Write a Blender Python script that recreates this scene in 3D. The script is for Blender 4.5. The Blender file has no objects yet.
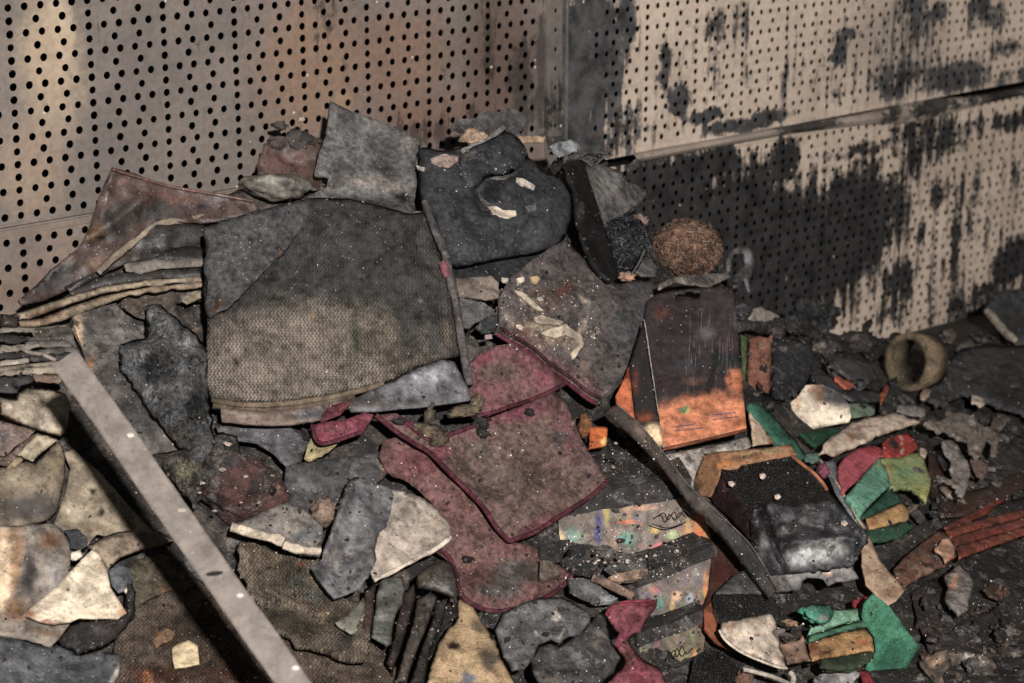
import bpy, bmesh, math, random
from mathutils import Vector, noise, Matrix
from mathutils.geometry import delaunay_2d_cdt
random.seed(7)
SC = bpy.context.scene
COL = SC.collection

# ------------------------------------------------------------------ camera
F = 2155.0
TH = math.atan2(631.5, 2155.0)
CAMZ = 1.3
cd = bpy.data.cameras.new('camera'); cam = bpy.data.objects.new('camera', cd); COL.objects.link(cam)
cam.location = (0, 0, CAMZ); cam.rotation_euler = (math.pi/2 - TH, 0, 0)
cd.sensor_width = 36; cd.lens = F/1024*36
cd.dof.use_dof = True; cd.dof.focus_distance = 3.0; cd.dof.aperture_fstop = 6.0
SC.camera = cam
CT, ST = math.cos(TH), math.sin(TH)
CAM = Vector((0, 0, CAMZ))

# ------------------------------------------------------------------ light
world = bpy.data.worlds.new('world'); SC.world = world; world.use_nodes = True
world.node_tree.nodes['Background'].inputs[0].default_value = (.95, .97, 1.0, 1)
world.node_tree.nodes['Background'].inputs[1].default_value = .055
vd = Vector((0, CT, -ST)); up = Vector((0, ST, CT))
ld = bpy.data.lights.new('flash_lamp', 'SPOT'); lamp = bpy.data.objects.new('flash_lamp', ld); COL.objects.link(lamp)
lamp.location = CAM - vd*1.5 + up*.50 + Vector((.45, 0, 0))
tgt = CAM + vd*3.1 + Vector((.03, 0, 0))
lamp.rotation_euler = (tgt - lamp.location).to_track_quat('-Z', 'Y').to_euler()
ld.energy = 1330; ld.shadow_soft_size = .05; ld.spot_size = math.radians(50); ld.spot_blend = .35
ld.color = (1.0, .945, .905)
SC.view_settings.view_transform = 'Standard'; SC.view_settings.look = 'None'
SC.view_settings.gamma = 1; SC.view_settings.exposure = 0.22

# ------------------------------------------------------------------ picture <-> world
def ray(x, y):
    a = (x - 512)/F; b = -(y - 341.5)/F
    return Vector((a, CT + b*ST, -ST + b*CT))
def at(x, y, Y):
    r = ray(x, y); return CAM + r*(Y/r.y)
def px_of(p):
    v = p - CAM; d = v.dot(vd); return (512 + F*v.x/d, 341.5 - F*v.dot(up)/d)
PHI = math.atan2(2488, math.hypot(F, 631.5)); WD = Vector((math.sin(PHI), math.cos(PHI), 0)); W0 = Vector((.75, 4.34, 0))
WN = Vector((math.cos(PHI), -math.sin(PHI), 0))       # towards the room
def wall_uz(x, y):
    r = ray(x, y); q = r.x/r.y
    u = (q*W0.y - W0.x)/(WD.x - q*WD.y); Y = W0.y + u*WD.y
    return u, CAMZ + r.z/r.y*Y
def wall_Y(x, y):
    r = ray(x, y); q = r.x/r.y
    return W0.y + (q*W0.y - W0.x)/(WD.x - q*WD.y)*WD.y

# depth (world y) of the heap's surface, columns of (py, Y)
DC = [(-200, [(250, 2.68), (330, 2.64), (420, 2.58), (520, 2.48), (620, 2.38), (800, 2.2)]),
      (0,   [(150, 3.0), (250, 2.93), (330, 2.86), (400, 2.78), (500, 2.66), (600, 2.54), (700, 2.42), (800, 2.3)]),
      (200, [(120, 3.2), (180, 3.16), (250, 3.06), (330, 2.97), (400, 2.88), (500, 2.75), (600, 2.61), (700, 2.47), (800, 2.34)]),
      (400, [(90, 3.36), (160, 3.28), (220, 3.16), (300, 3.06), (400, 2.95), (500, 2.82), (600, 2.67), (700, 2.52), (800, 2.38)]),
      (550, [(90, 3.52), (160, 3.43), (220, 3.30), (300, 3.16), (400, 3.04), (500, 2.90), (600, 2.74), (700, 2.57), (800, 2.42)]),
      (650, [(150, 3.6), (220, 3.48), (300, 3.26), (400, 3.11), (500, 2.96), (600, 2.79), (700, 2.62), (800, 2.46)]),
      (750, [(200, 3.85), (270, 3.65), (320, 3.5), (400, 3.22), (500, 3.01), (600, 2.83), (700, 2.66), (800, 2.5)]),
      (850, [(250, 4.2), (320, 4.05), (360, 3.75), (400, 3.5), (500, 3.17), (600, 2.93), (700, 2.71), (800, 2.54)]),
      (1024,[(250, 4.5), (310, 4.4), (360, 4.1), (400, 3.85), (500, 3.38), (600, 3.02), (700, 2.74), (800, 2.54)]),
      (1224,[(250, 4.95), (310, 4.8), (360, 4.4), (400, 4.0), (500, 3.45), (600, 3.06), (700, 2.76), (800, 2.55)])]
def _col(c, y):
    if y <= c[0][0]: return c[0][1]
    for (a, A), (b, B) in zip(c, c[1:]):
        if y <= b: return A + (B - A)*(y - a)/(b - a)
    return c[-1][1]
def D(x, y):
    if x <= DC[0][0]: v = _col(DC[0][1], y)
    elif x >= DC[-1][0]: v = _col(DC[-1][1], y)
    else:
        for (a, A), (b, B) in zip(DC, DC[1:]):
            if x <= b:
                t = (x - a)/(b - a); v = _col(A, y)*(1 - t) + _col(B, y)*t; break
    return min(v, wall_Y(x, y) - .03)

# ------------------------------------------------------------------ materials
def lin(c):
    o = []; g_ = .3*c[0] + .59*c[1] + .11*c[2]
    for v in c[:3]:
        v = (v + (g_ - v)*DESAT)/255; o.append(min(.82, (v/12.92 if v < .04045 else ((v + .055)/1.055)**2.4)/KA*(.72 + .0015*g_)))
    return (*o, 1)
KA = 1.06; DESAT = .25
class N:
    def __init__(s, name):
        s.m = bpy.data.materials.new(name); s.m.use_nodes = True; s.t = s.m.node_tree
        s.b = s.t.nodes['Principled BSDF']
    def n(s, typ, **kw):
        d = s.t.nodes.new(typ)
        for k, v in kw.items():
            if k[0] == 'i' and (k[1].isdigit() or k[1].isupper()):
                k2 = k[1:]; sock = d.inputs[int(k2)] if k2.isdigit() else d.inputs[k2.replace('_', ' ')]
                if hasattr(v, 'links'): s.t.links.new(v, sock)
                else: sock.default_value = v
            else: setattr(d, k, v)
        return d
    def link(s, a, b): s.t.links.new(a, b)
    def math(s, op, a, b=0.0, c=None):
        d = s.n('ShaderNodeMath', operation=op, i0=a, i1=b)
        if c is not None:
            if hasattr(c, 'links'): s.link(c, d.inputs[2])
            else: d.inputs[2].default_value = c
        return d.outputs[0]
    def mix(s, f, a, b, mode='MIX'):
        d = s.n('ShaderNodeMix', data_type='RGBA', blend_type=mode)
        for i, v in ((0, f), (6, a), (7, b)):
            if hasattr(v, 'links'): s.link(v, d.inputs[i])
            else: d.inputs[i].default_value = v
        return d.outputs[2]
    def noise(s, vec, scale, detail=4, rough=.6, dist=0.0):
        return s.n('ShaderNodeTexNoise', iVector=vec, iScale=scale, iDetail=detail, iRoughness=rough, iDistortion=dist).outputs[0]
    def rng(s, v, a, b, c=0.0, d=1.0):
        m = s.n('ShaderNodeMapRange', interpolation_type='SMOOTHSTEP'); s.link(v, m.inputs[0])
        for i, q in ((1, a), (2, b), (3, c), (4, d)): m.inputs[i].default_value = q
        return m.outputs[0]
    def bump(s, h, strength, dist=.002):
        b = s.n('ShaderNodeBump', iStrength=strength, iDistance=dist, iHeight=h); s.link(b.outputs[0], s.b.inputs['Normal'])
MATS = {}
def surface(key, rough=.9, spec=.25, var=.5, vscale=60, char=0.0, cscale=18, ash=0.0, bump=.6, bscale=220, bdist=.002,
            dust=.35, pattern=None, metallic=0.0, grime=.5):
    k = N(key.replace('_', ' ')); MATS[key] = k.m
    g = k.n('ShaderNodeNewGeometry').outputs['Position']
    col = k.n('ShaderNodeAttribute', attribute_name='Col').outputs[0]
    n1 = k.noise(g, vscale, 6, .65)
    c = k.mix(1.0, col, k.n('ShaderNodeMapRange', i0=n1, i1=.36, i2=.64, i3=1 - var, i4=1 + var).outputs[0], 'MULTIPLY')
    h = k.noise(g, bscale, 5, .65)
    if pattern == 'knit':
        uv = k.n('ShaderNodeUVMap').outputs[0]
        sx = k.n('ShaderNodeSeparateXYZ', iVector=uv)
        zig = k.math('PINGPONG', k.math('MULTIPLY', sx.outputs[1], 125.0), .5)
        ph = k.math('ADD', k.math('MULTIPLY', sx.outputs[0], 190.0), k.math('MULTIPLY', zig, 1.3))
        wv = k.math('SINE', k.math('MULTIPLY', ph, 6.283)); 
        wv2 = k.math('SINE', k.math('MULTIPLY', sx.outputs[1], 125.0*6.283*2))
        kn = k.rng(k.math('ADD', wv, k.math('MULTIPLY', wv2, .35)), -1.0, 1.1)
        fade = k.rng(k.noise(g, 14, 3), .3, .7, .45, 1.0)
        lum = k.n('ShaderNodeRGBToBW', i0=col).outputs[0]
        fade = k.math('MULTIPLY', fade, k.rng(lum, .06, .13, .3, 1))
        c = k.mix(k.math('MULTIPLY', kn, fade), k.mix(1.0, c, (.68, .66, .63, 1), 'MULTIPLY'), k.mix(1.0, c, (1.55, 1.52, 1.46, 1), 'MULTIPLY'))
        h = k.math('ADD', h, k.math('MULTIPLY', kn, .9))
    if pattern == 'cell':
        vo = k.n('ShaderNodeTexVoronoi', iVector=g, iScale=420).outputs['Distance']
        h = k.math('ADD', k.math('MULTIPLY', vo, 1.2), k.math('MULTIPLY', h, .5))
        c = k.mix(1.0, c, k.rng(vo, .0, .7, .8, 1.15), 'MULTIPLY')
    if pattern == 'grain':
        vo = k.n('ShaderNodeTexVoronoi', iVector=g, iScale=420)
        c = k.mix(k.rng(vo.outputs['Distance'], .05, .4), k.mix(.5, c, (.05, .045, .04, 1)), (.008, .007, .007, 1))
        sp = k.math('GREATER_THAN', k.n('ShaderNodeSeparateColor', i0=vo.outputs['Color']).outputs[0], .80)  # random pale cells: sparkle of the grains painted into the colour
        c = k.mix(k.math('MULTIPLY', k.math('MULTIPLY', sp, .6), k.rng(vo.outputs['Distance'], .1, .4, 1, 0)), c, (.4, .38, .36, 1)); h = k.math('MULTIPLY', vo.outputs['Distance'], -2.0)
    if pattern == 'print':
        a = k.n('ShaderNodeTexVoronoi', iVector=g, iScale=95, feature='F1', distance='MANHATTAN').outputs['Color']
        c = k.mix(k.rng(k.noise(g, 60, 3), .44, .60, 0, .22), c, k.mix(1.0, a, (.42, .36, .30, 1), 'MULTIPLY'))
        ink = k.rng(k.noise(g, 190, 4, .7, 1.4), .60, .66)
        c = k.mix(k.math('MULTIPLY', ink, .75), c, (.04, .03, .03, 1))
    if pattern == 'fibre':
        mp = k.n('ShaderNodeMapping', iVector=g); mp.inputs['Scale'].default_value = (60, 60, 12)
        fb = k.noise(mp.outputs[0], 4, 6, .7, .6)
        c = k.mix(1.0, c, k.rng(fb, .35, .62, .35, 1.35), 'MULTIPLY'); h = k.math('ADD', h, k.math('MULTIPLY', fb, 1.5))
    if grime:
        gm = k.rng(k.noise(g, 24, 8, .76, .4), .38, .58, 1 - grime, 1.10)
        c = k.mix(1.0, c, gm, 'MULTIPLY')
        fs = k.rng(k.noise(g, 150, 6, .75), .55, .63, 1, 1 - grime)
        c = k.mix(1.0, c, fs, 'MULTIPLY')
    if char:
        cm = k.rng(k.noise(g, cscale, 7, .68, .5), .66 - char*.35, .74 - char*.30)
        c = k.mix(k.math('MULTIPLY', cm, .85), c, (.016, .014, .014, 1))
    if ash:
        am = k.rng(k.noise(g, 31, 8, .78, .3), .60 - ash*.22, .68 - ash*.1)
        c = k.mix(k.math('MULTIPLY', am, .5), c, (.20, .19, .18, 1))
    if dust:
        vo = k.n('ShaderNodeTexVoronoi', iVector=g, iScale=260); 
        dm = k.rng(vo.outputs['Distance'], .12, .30, 1, 0)
        sel = k.math('GREATER_THAN', k.n('ShaderNodeSeparateColor', i0=vo.outputs['Color']).outputs[1], 1 - dust*.22)
        dm = k.math('MULTIPLY', k.math('MULTIPLY', dm, sel), k.rng(k.noise(g, 9, 2), .42, .62, .25, 1))
        c = k.mix(dm, c, (.42, .37, .33, 1))
    k.link(c, k.b.inputs['Base Color'])
    rr = k.n('ShaderNodeMapRange', i0=k.noise(g, 40, 4), i1=.3, i2=.7, i3=max(.05, rough - .14), i4=min(1, rough + .12)).outputs[0]
    k.link(rr, k.b.inputs['Roughness']); k.b.inputs['Specular IOR Level'].default_value = spec
    k.b.inputs['Metallic'].default_value = metallic
    k.bump(h, bump, bdist)
surface('felt', .95, .12, .42, 130, bump=.9, bscale=500, bdist=.002)
surface('knit', .95, .10, .35, 80, bump=.8, bscale=500, pattern='knit', bdist=.0025)
surface('charred', .78, .35, .60, 50, char=.45, ash=.35, bump=1.0, bscale=130, bdist=.005, dust=.8)
surface('ash_board', .85, .3, .45, 60, char=.22, cscale=30, ash=.3, bump=.8, bscale=150, bdist=.003, dust=.8)
surface('furry', .95, .1, .6, 90, char=.25, cscale=40, ash=.5, bump=1.0, bscale=260, bdist=.008, dust=.5, pattern='fibre')
surface('paper', .85, .25, .22, 55, bump=.4, bscale=120, dust=.25)
surface('scorched_paper', .85, .25, .35, 45, char=.12, cscale=40, bump=.5, bscale=120, dust=.4)
surface('leather', .55, .45, .40, 45, char=.12, ash=.05, bump=.5, bscale=140, dust=.4)
surface('melted_film', .55, .38, .45, 60, char=.18, cscale=35, ash=.25, bump=.8, bscale=90, bdist=.004, dust=.4)
surface('dark_plastic', .6, .18, .35, 60, bump=.25, bscale=160, dust=.25)
surface('card', .6, .25, .35, 90, bump=.10, bscale=200, dust=.25, grime=.45)
surface('steel', .5, .4, .20, 45, bump=.25, bscale=200, dust=.15, grime=.25)
surface('sponge', .95, .1, .22, 120, bump=.7, pattern='cell', bdist=.0015, dust=.15, grime=.4)
surface('grain', .5, .5, .3, 100, bump=1.0, pattern='grain', bdist=.003, dust=.3)
surface('print', .6, .35, .25, 60, bump=.3, bscale=120, pattern='print', dust=.5)
surface('rusty', .85, .2, .55, 120, bump=.6, bscale=400, dust=.3)
surface('plaster', .9, .2, .22, 60, bump=.9, bscale=150, bdist=.004, dust=.1)

# ------------------------------------------------------------------ mesh helpers
CROP = {'P': (0, 0, 1), 'A': (0, 0, 2.627), 'B': (230, 80, 3.415), 'C': (400, 90, 3.415), 'D': (560, 180, 4.018),
        'E': (0, 160, 3.415), 'F': (0, 340, 3.415), 'G': (180, 380, 3.104), 'H': (0, 500, 3.731), 'I': (240, 520, 4.192),
        'J': (370, 320, 3.415), 'K': (420, 480, 3.365), 'L': (580, 270, 3.795), 'M': (600, 420, 2.596), 'N': (740, 320, 3.15),
        'O': (780, 480, 3.365), 'Q': (190, 180, 2.731), 'R': (640, 440, 4.267), 'S': (680, 560, 4.267), 'T': (780, 240, 4.197),
        'U': (560, 440, 5.12), 'V': (0, 290, 5.257), 'W': (100, 550, 5.12), 'X': (600, 560, 5.55), 'Y': (820, 400, 6.83),
        'Z': (880, 340, 4.88), 'a': (440, 260, 6.4)}
def cv(crop, pts):
    ox, oy, k = CROP[crop]
    return [(ox + p[0]/k, oy + p[1]/k) for p in pts]
def tag(o, label=None, cat=None, group=None, kind=None):
    for k, v in (('label', label), ('category', cat), ('group', group), ('kind', kind)):
        if v: o[k] = v
    return o
def mesh_obj(name, verts, faces, mat, parent=None, cols=None, smooth=True, uvs=None, origin=None):
    if origin is None:
        if parent is not None: origin = Vector((0, 0, 0))
        else:
            n = len(verts); origin = sum(verts, Vector((0, 0, 0)))/n
            origin.z = min(v.z for v in verts)
    base = origin
    if parent is not None:
        pl = Vector(parent.get('_wl', (0, 0, 0))); base = pl
    me = bpy.data.meshes.new(name)
    me.from_pydata([v - base for v in verts], [], faces)
    if cols is not None:
        at_ = me.color_attributes.new('Col', 'FLOAT_COLOR', 'POINT')
        flat = []
        for c in cols: flat += c
        at_.data.foreach_set('color', flat)
    if uvs is not None:
        ul = me.uv_layers.new(name='UVMap'); flat = []
        for l in me.loops: flat += uvs[l.vertex_index]
        ul.data.foreach_set('uv', flat)
    me.polygons.foreach_set('use_smooth', [smooth]*len(faces))
    me.materials.append(MATS[mat] if isinstance(mat, str) else mat)
    o = bpy.data.objects.new(name, me); COL.objects.link(o)
    if parent is not None: o.parent = parent; o['_wl'] = tuple(base)
    else: o.location = base; o['_wl'] = tuple(base)
    return o
def empty(name, loc, label, cat, group=None):
    o = bpy.data.objects.new(name, None); COL.objects.link(o); o.location = loc; o['_wl'] = tuple(loc)
    o.empty_display_size = .02
    return tag(o, label, cat, group)
def catmull(pts, closed=True, n=6):
    out = []; m = len(pts)
    for i in range(m if closed else m - 1):
        g = (lambda j: pts[j % m]) if closed else (lambda j: pts[max(0, min(m - 1, j))])
        p0, p1, p2, p3 = g(i - 1), g(i), g(i + 1), g(i + 2)
        for k in range(n):
            t = k/n
            out.append(tuple(.5*((2*p1[c]) + (-p0[c] + p2[c])*t + (2*p0[c] - 5*p1[c] + 4*p2[c] - p3[c])*t*t + (-p0[c] + 3*p1[c] - 3*p2[c] + p3[c])*t**3) for c in range(len(p1))))
    if not closed: out.append(tuple(pts[-1]))
    return out
def resample(pts, s, closed=True):
    out = []; m = len(pts)
    for i in range(m if closed else m - 1):
        a = pts[i]; b = pts[(i + 1) % m]; d = math.dist(a[:2], b[:2])
        k = max(1, round(d/s))
        for j in range(k): out.append(tuple(a[c] + (b[c] - a[c])*j/k for c in range(len(a))))
    if not closed: out.append(tuple(pts[-1]))
    return out
def inside(x, y, poly):
    r = False; j = len(poly) - 1
    for i in range(len(poly)):
        xi, yi = poly[i]; xj, yj = poly[j]
        if (yi > y) != (yj > y) and x < (xj - xi)*(y - yi)/(yj - yi) + xi: r = not r
        j = i
    return r
def edge_dist(x, y, poly):
    m = 1e9; n = len(poly)
    for i in range(n):
        ax, ay = poly[i]; bx, by = poly[(i + 1) % n]; dx, dy = bx - ax, by - ay
        L = dx*dx + dy*dy; t = 0 if L == 0 else max(0, min(1, ((x - ax)*dx + (y - ay)*dy)/L))
        q = (x - ax - t*dx)**2 + (y - ay - t*dy)**2
        if q < m: m = q
    return math.sqrt(m)
SEED = [0]
def paint_fn(base, paint, k=1.0, ox=0, oy=0, warp=4.0, seed=0):
    blobs = []
    for b in paint or []:
        x, y, rx, ry, deg, c = b[:6]; soft = b[6] if len(b) > 6 else .5
        blobs.append((ox + x/k, oy + y/k, rx/k, ry/k, math.radians(deg), lin(c), soft))
    bl = lin(base)
    def fn(x, y):
        c = bl
        for bx, by, rx, ry, a, cc, soft in blobs:
            w = noise.noise_vector(Vector((x*.12, y*.12, seed + bx)))*warp + noise.noise_vector(Vector((x*.4, y*.4, seed)))*warp*.4
            dx, dy = x + w.x - bx, y + w.y - by
            u = (dx*math.cos(a) + dy*math.sin(a))/rx; v = (-dx*math.sin(a) + dy*math.cos(a))/ry
            r = math.hypot(u, v)
            t = max(0, min(1, (1 - r)/soft + .0)) if soft > 0 else float(r < 1)
            t = t*t*(3 - 2*t)
            if t > 0: c = tuple(c[i]*(1 - t) + cc[i]*t for i in range(4))
        return c
    return fn
def sheet(name, label, cat, crop, pts, col=(90, 85, 80), paint=None, mat='felt', lift=.02, gx=0.0, gy=0.0, rigid=False,
          thick=.004, bulge=0.0, bw=12, amp=.003, freq=.03, jag=0.45, s=4.5, round_=False, smooth=True, holes=None,
          parent=None, group=None, curl=0.0, warp=4.0, kind=None, folds=None, solid=True, surf=None):
    """a piece of cloth, board or film: its outline lies on the heap's surface, LIFT metres proud of it"""
    SEED[0] += 1; sd = SEED[0]*3.7
    out = cv(crop, pts)
    if round_: out = catmull(out, True, 5)
    out = resample(out, s)
    if jag:
        o2 = []
        for x, y in out:
            w = noise.noise_vector(Vector((x*.21, y*.21, sd)))*jag + noise.noise_vector(Vector((x*.6, y*.6, sd)))*jag*.6
            o2.append((x + w.x, y + w.y))
        out = o2
    hl = [resample(cv(crop, h), s*.5) for h in holes or []]
    xs = [p[0] for p in out]; ys = [p[1] for p in out]
    cx, cy = (min(xs) + max(xs))/2, (min(ys) + max(ys))/2
    P = [Vector(p) for p in out]; edges = [(i, (i + 1) % len(out)) for i in range(len(out))]
    faces = [list(range(len(out)))]
    for h in hl:
        b = len(P); P += [Vector(p) for p in h]; edges += [(b + i, b + (i + 1) % len(h)) for i in range(len(h))]
    y = min(ys) + s*.5; row = 0
    while y < max(ys):
        x = min(xs) + (row % 2)*s*.5
        while x < max(xs):
            if inside(x, y, out) and edge_dist(x, y, out) > s*.55 and all(not inside(x, y, h) and edge_dist(x, y, h) > s*.3 for h in hl):
                P.append(Vector((x, y)))
            x += s
        y += s*.87; row += 1
    vs, es, fs, *_ = delaunay_2d_cdt(P, edges, faces, 1, 1e-5)
    tris = []
    for f in fs:
        mx = sum(vs[i][0] for i in f)/len(f); my = sum(vs[i][1] for i in f)/len(f)
        if any(inside(mx, my, h) for h in hl) or not inside(mx, my, out): continue
        a, b, c = vs[f[0]], vs[f[1]], vs[f[2]]
        cr = (b[0] - a[0])*(c[1] - a[1]) - (b[1] - a[1])*(c[0] - a[0])
        tris.append(list(f) if cr < 0 else list(reversed(f)))
    Dc = D(cx, cy)
    def surfY(x, y, raw=False):
        Y = (Dc if rigid else D(x, y)) - lift + gx*(x - cx)/100 + gy*(y - cy)/100
        if raw: return Y
        if bulge or curl:
            d = min(1, edge_dist(x, y, out)/bw)
            if bulge: Y -= bulge*math.sqrt(max(0, 1 - (1 - d)**2))
            if curl: Y -= curl*(1 - d)**2*(.5 + noise.noise(Vector((x*.03, y*.03, sd))))
        if amp: Y += amp*2*noise.noise(Vector((x*freq, y*freq, sd))) + amp*.8*noise.noise(Vector((x*freq*3, y*freq*3, sd)))
        for fx, fy, tx, ty, hh, ww in folds or []:
            (ax, ay), (bx, by) = cv(crop, [(fx, fy), (tx, ty)]); dx, dy = bx - ax, by - ay; L = dx*dx + dy*dy
            t = max(0, min(1, ((x - ax)*dx + (y - ay)*dy)/L)); q = math.hypot(x - ax - t*dx, y - ay - t*dy)
            Y -= hh*math.exp(-(q/ww)**2)
        return min(Y, wall_Y(x, y) - .012)
    if surf: base_surf = surf; surfY2 = lambda x, y: base_surf(x, y) - lift
    else: surfY2 = surfY
    V = [at(v[0], v[1], surfY2(v[0], v[1])) for v in vs]
    ox, oy, k = CROP[crop]
    pf = paint_fn(col, paint, k, ox, oy, warp, sd)
    cols = [pf(v[0], v[1]) for v in vs]
    # cloth coordinates measured on the piece itself, in metres
    n = Vector((0, 0, 0))
    for t in tris[::7]: n += (V[t[1]] - V[t[0]]).cross(V[t[2]] - V[t[0]])
    n.normalize(); ax = Vector((1, .12, 0)).normalized(); ax = (ax - n*ax.dot(n)).normalized(); ay = n.cross(ax); c0 = V[0]
    uvs = [((v - c0).dot(ax), (v - c0).dot(ay)) for v in V]
    o = mesh_obj(name, V, tris, mat, parent, cols, smooth, uvs)
    if solid:
        m = o.modifiers.new('thickness', 'SOLIDIFY'); m.thickness = thick; m.offset = -1; m.use_even_offset = False
    tag(o, label, cat, group, kind)
    o_surf[o.name] = surfY2
    return o
o_surf = {}
def tube(name, pts, r, parent=None, surf=None, lift=.002, crop='P', col=(90, 80, 80), mat='felt', sides=8, label=None, cat=None,
         taper=False, smooth_path=True, Ys=None, flat=1.0, jit=0.0, group=None, kind=None):
    """a welt, wire, strand or stick along a path"""
    p = cv(crop, pts)
    if Ys: p = [(a[0], a[1], Y) for a, Y in zip(p, Ys)]
    if smooth_path and len(p) > 2: p = catmull(p, False, 6)
    else: p = resample(p, 8, False)
    W = [at(a[0], a[1], (a[2] if Ys else (surf or D)(a[0], a[1]) - lift)) for a in p]
    return tube3(name, W, r, parent, col, mat, sides, label, cat, taper, flat, jit, group, kind)
def tube3(name, W, r, parent=None, col=(90, 80, 80), mat='felt', sides=8, label=None, cat=None, taper=False, flat=1.0, jit=0.0, group=None, kind=None):
    V, Fc = [], []; n = len(W); c = lin(col)
    for i, w in enumerate(W):
        t = (W[min(n - 1, i + 1)] - W[max(0, i - 1)]).normalized()
        toc = (CAM - w).normalized(); a = t.cross(toc).normalized(); b = a.cross(t).normalized()
        rr = r*(1 + jit*noise.noise(w*60)*2)
        if taper: rr *= max(.25, math.sin(math.pi*min(1, (i + .6)/(n + .2)))**.5)
        for k in range(sides):
            an = 2*math.pi*k/sides
            V.append(w + a*rr*math.cos(an) + b*rr*flat*math.sin(an))
    for i in range(n - 1):
        for k in range(sides):
            k2 = (k + 1) % sides
            Fc.append([i*sides + k, i*sides + k2, (i + 1)*sides + k2, (i + 1)*sides + k])
    Fc.append(list(reversed(range(sides)))); Fc.append([(n - 1)*sides + k for k in range(sides)])
    o = mesh_obj(name, V, Fc, mat, parent, [c]*len(V)); tag(o, label, cat, group, kind)
    return o
def lump(name, label, cat, crop, x, y, rx, ry, col, mat='charred', lift=.01, depth=1.0, rough=.35, paint=None, parent=None, group=None,
         freq=1.6, seed=None, sub=4, smooth=True, rot=0.0, kind=None, sq=1.0):
    """an uneven clod: an ellipsoid broken up by noise, sunk a little into what it lies on"""
    SEED[0] += 1; sd = seed or SEED[0]*5.1
    (px, py), = cv(crop, [(x, y)]); k = CROP[crop][2]
    Y = D(px, py) - lift; c = at(px, py, Y); m = Y/F*1.03
    bm = bmesh.new(); bmesh.ops.create_icosphere(bm, subdivisions=sub, radius=1)
    R = Matrix.Rotation(rot, 3, 'Y'); V = []
    for v in bm.verts:
        p = v.co.copy()
        if sq != 1.0: p = Vector([math.copysign(abs(q)**sq, q) for q in p])
        d = 1 + rough*noise.noise(v.co*freq + Vector((sd, 0, 0))) + rough*.5*noise.noise(v.co*freq*2.7 + Vector((sd, 0, 0)))
        p = R @ Vector((p.x*rx/k*m*d, p.y*(rx + ry)/2/k*m*d*depth, p.z*ry/k*m*d))
        V.append(c + p)
    fs = [[v.index for v in f.verts] for f in bm.faces]; bm.free()
    pf = paint_fn(col, paint, k, CROP[crop][0], CROP[crop][1], 3, sd)
    cols = [pf(*px_of(v)) for v in V]
    o = mesh_obj(name, V, fs, mat, parent, cols, smooth); return tag(o, label, cat, group, kind)
def solid(name, label, cat, crop, V, faces, col, mat, paint=None, parent=None, bevel=.0015, sub=0, group=None, jitter=0.0):
    """a faceted body from corners (x, y, Y)"""
    P = [at(*cv(crop, [(v[0], v[1])])[0], v[2]) for v in V]
    bm = bmesh.new(); bv = [bm.verts.new(p) for p in P]
    for f in faces: bm.faces.new([bv[i] for i in f])
    bmesh.ops.recalc_face_normals(bm, faces=bm.faces)
    if sub: bmesh.ops.subdivide_edges(bm, edges=bm.edges, cuts=sub, use_grid_fill=True)
    if jitter:
        for v in bm.verts: v.co += noise.noise_vector(v.co*40)*jitter
    bm.verts.ensure_lookup_table(); bm.verts.index_update()
    VV = [v.co.copy() for v in bm.verts]; fs = [[v.index for v in f.verts] for f in bm.faces]; bm.free()
    pf = paint_fn(col, paint, CROP[crop][2], CROP[crop][0], CROP[crop][1], 2, len(VV))
    o = mesh_obj(name, VV, fs, mat, parent, [pf(*px_of(v)) for v in VV], smooth=False)
    if bevel:
        m = o.modifiers.new('bevel', 'BEVEL'); m.width = bevel; m.segments = 2; m.limit_method = 'ANGLE'
    return tag(o, label, cat, group)
BOXF = [(0, 1, 2, 3), (4, 7, 6, 5), (0, 4, 5, 1), (1, 5, 6, 2), (2, 6, 7, 3), (3, 7, 4, 0)]

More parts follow.
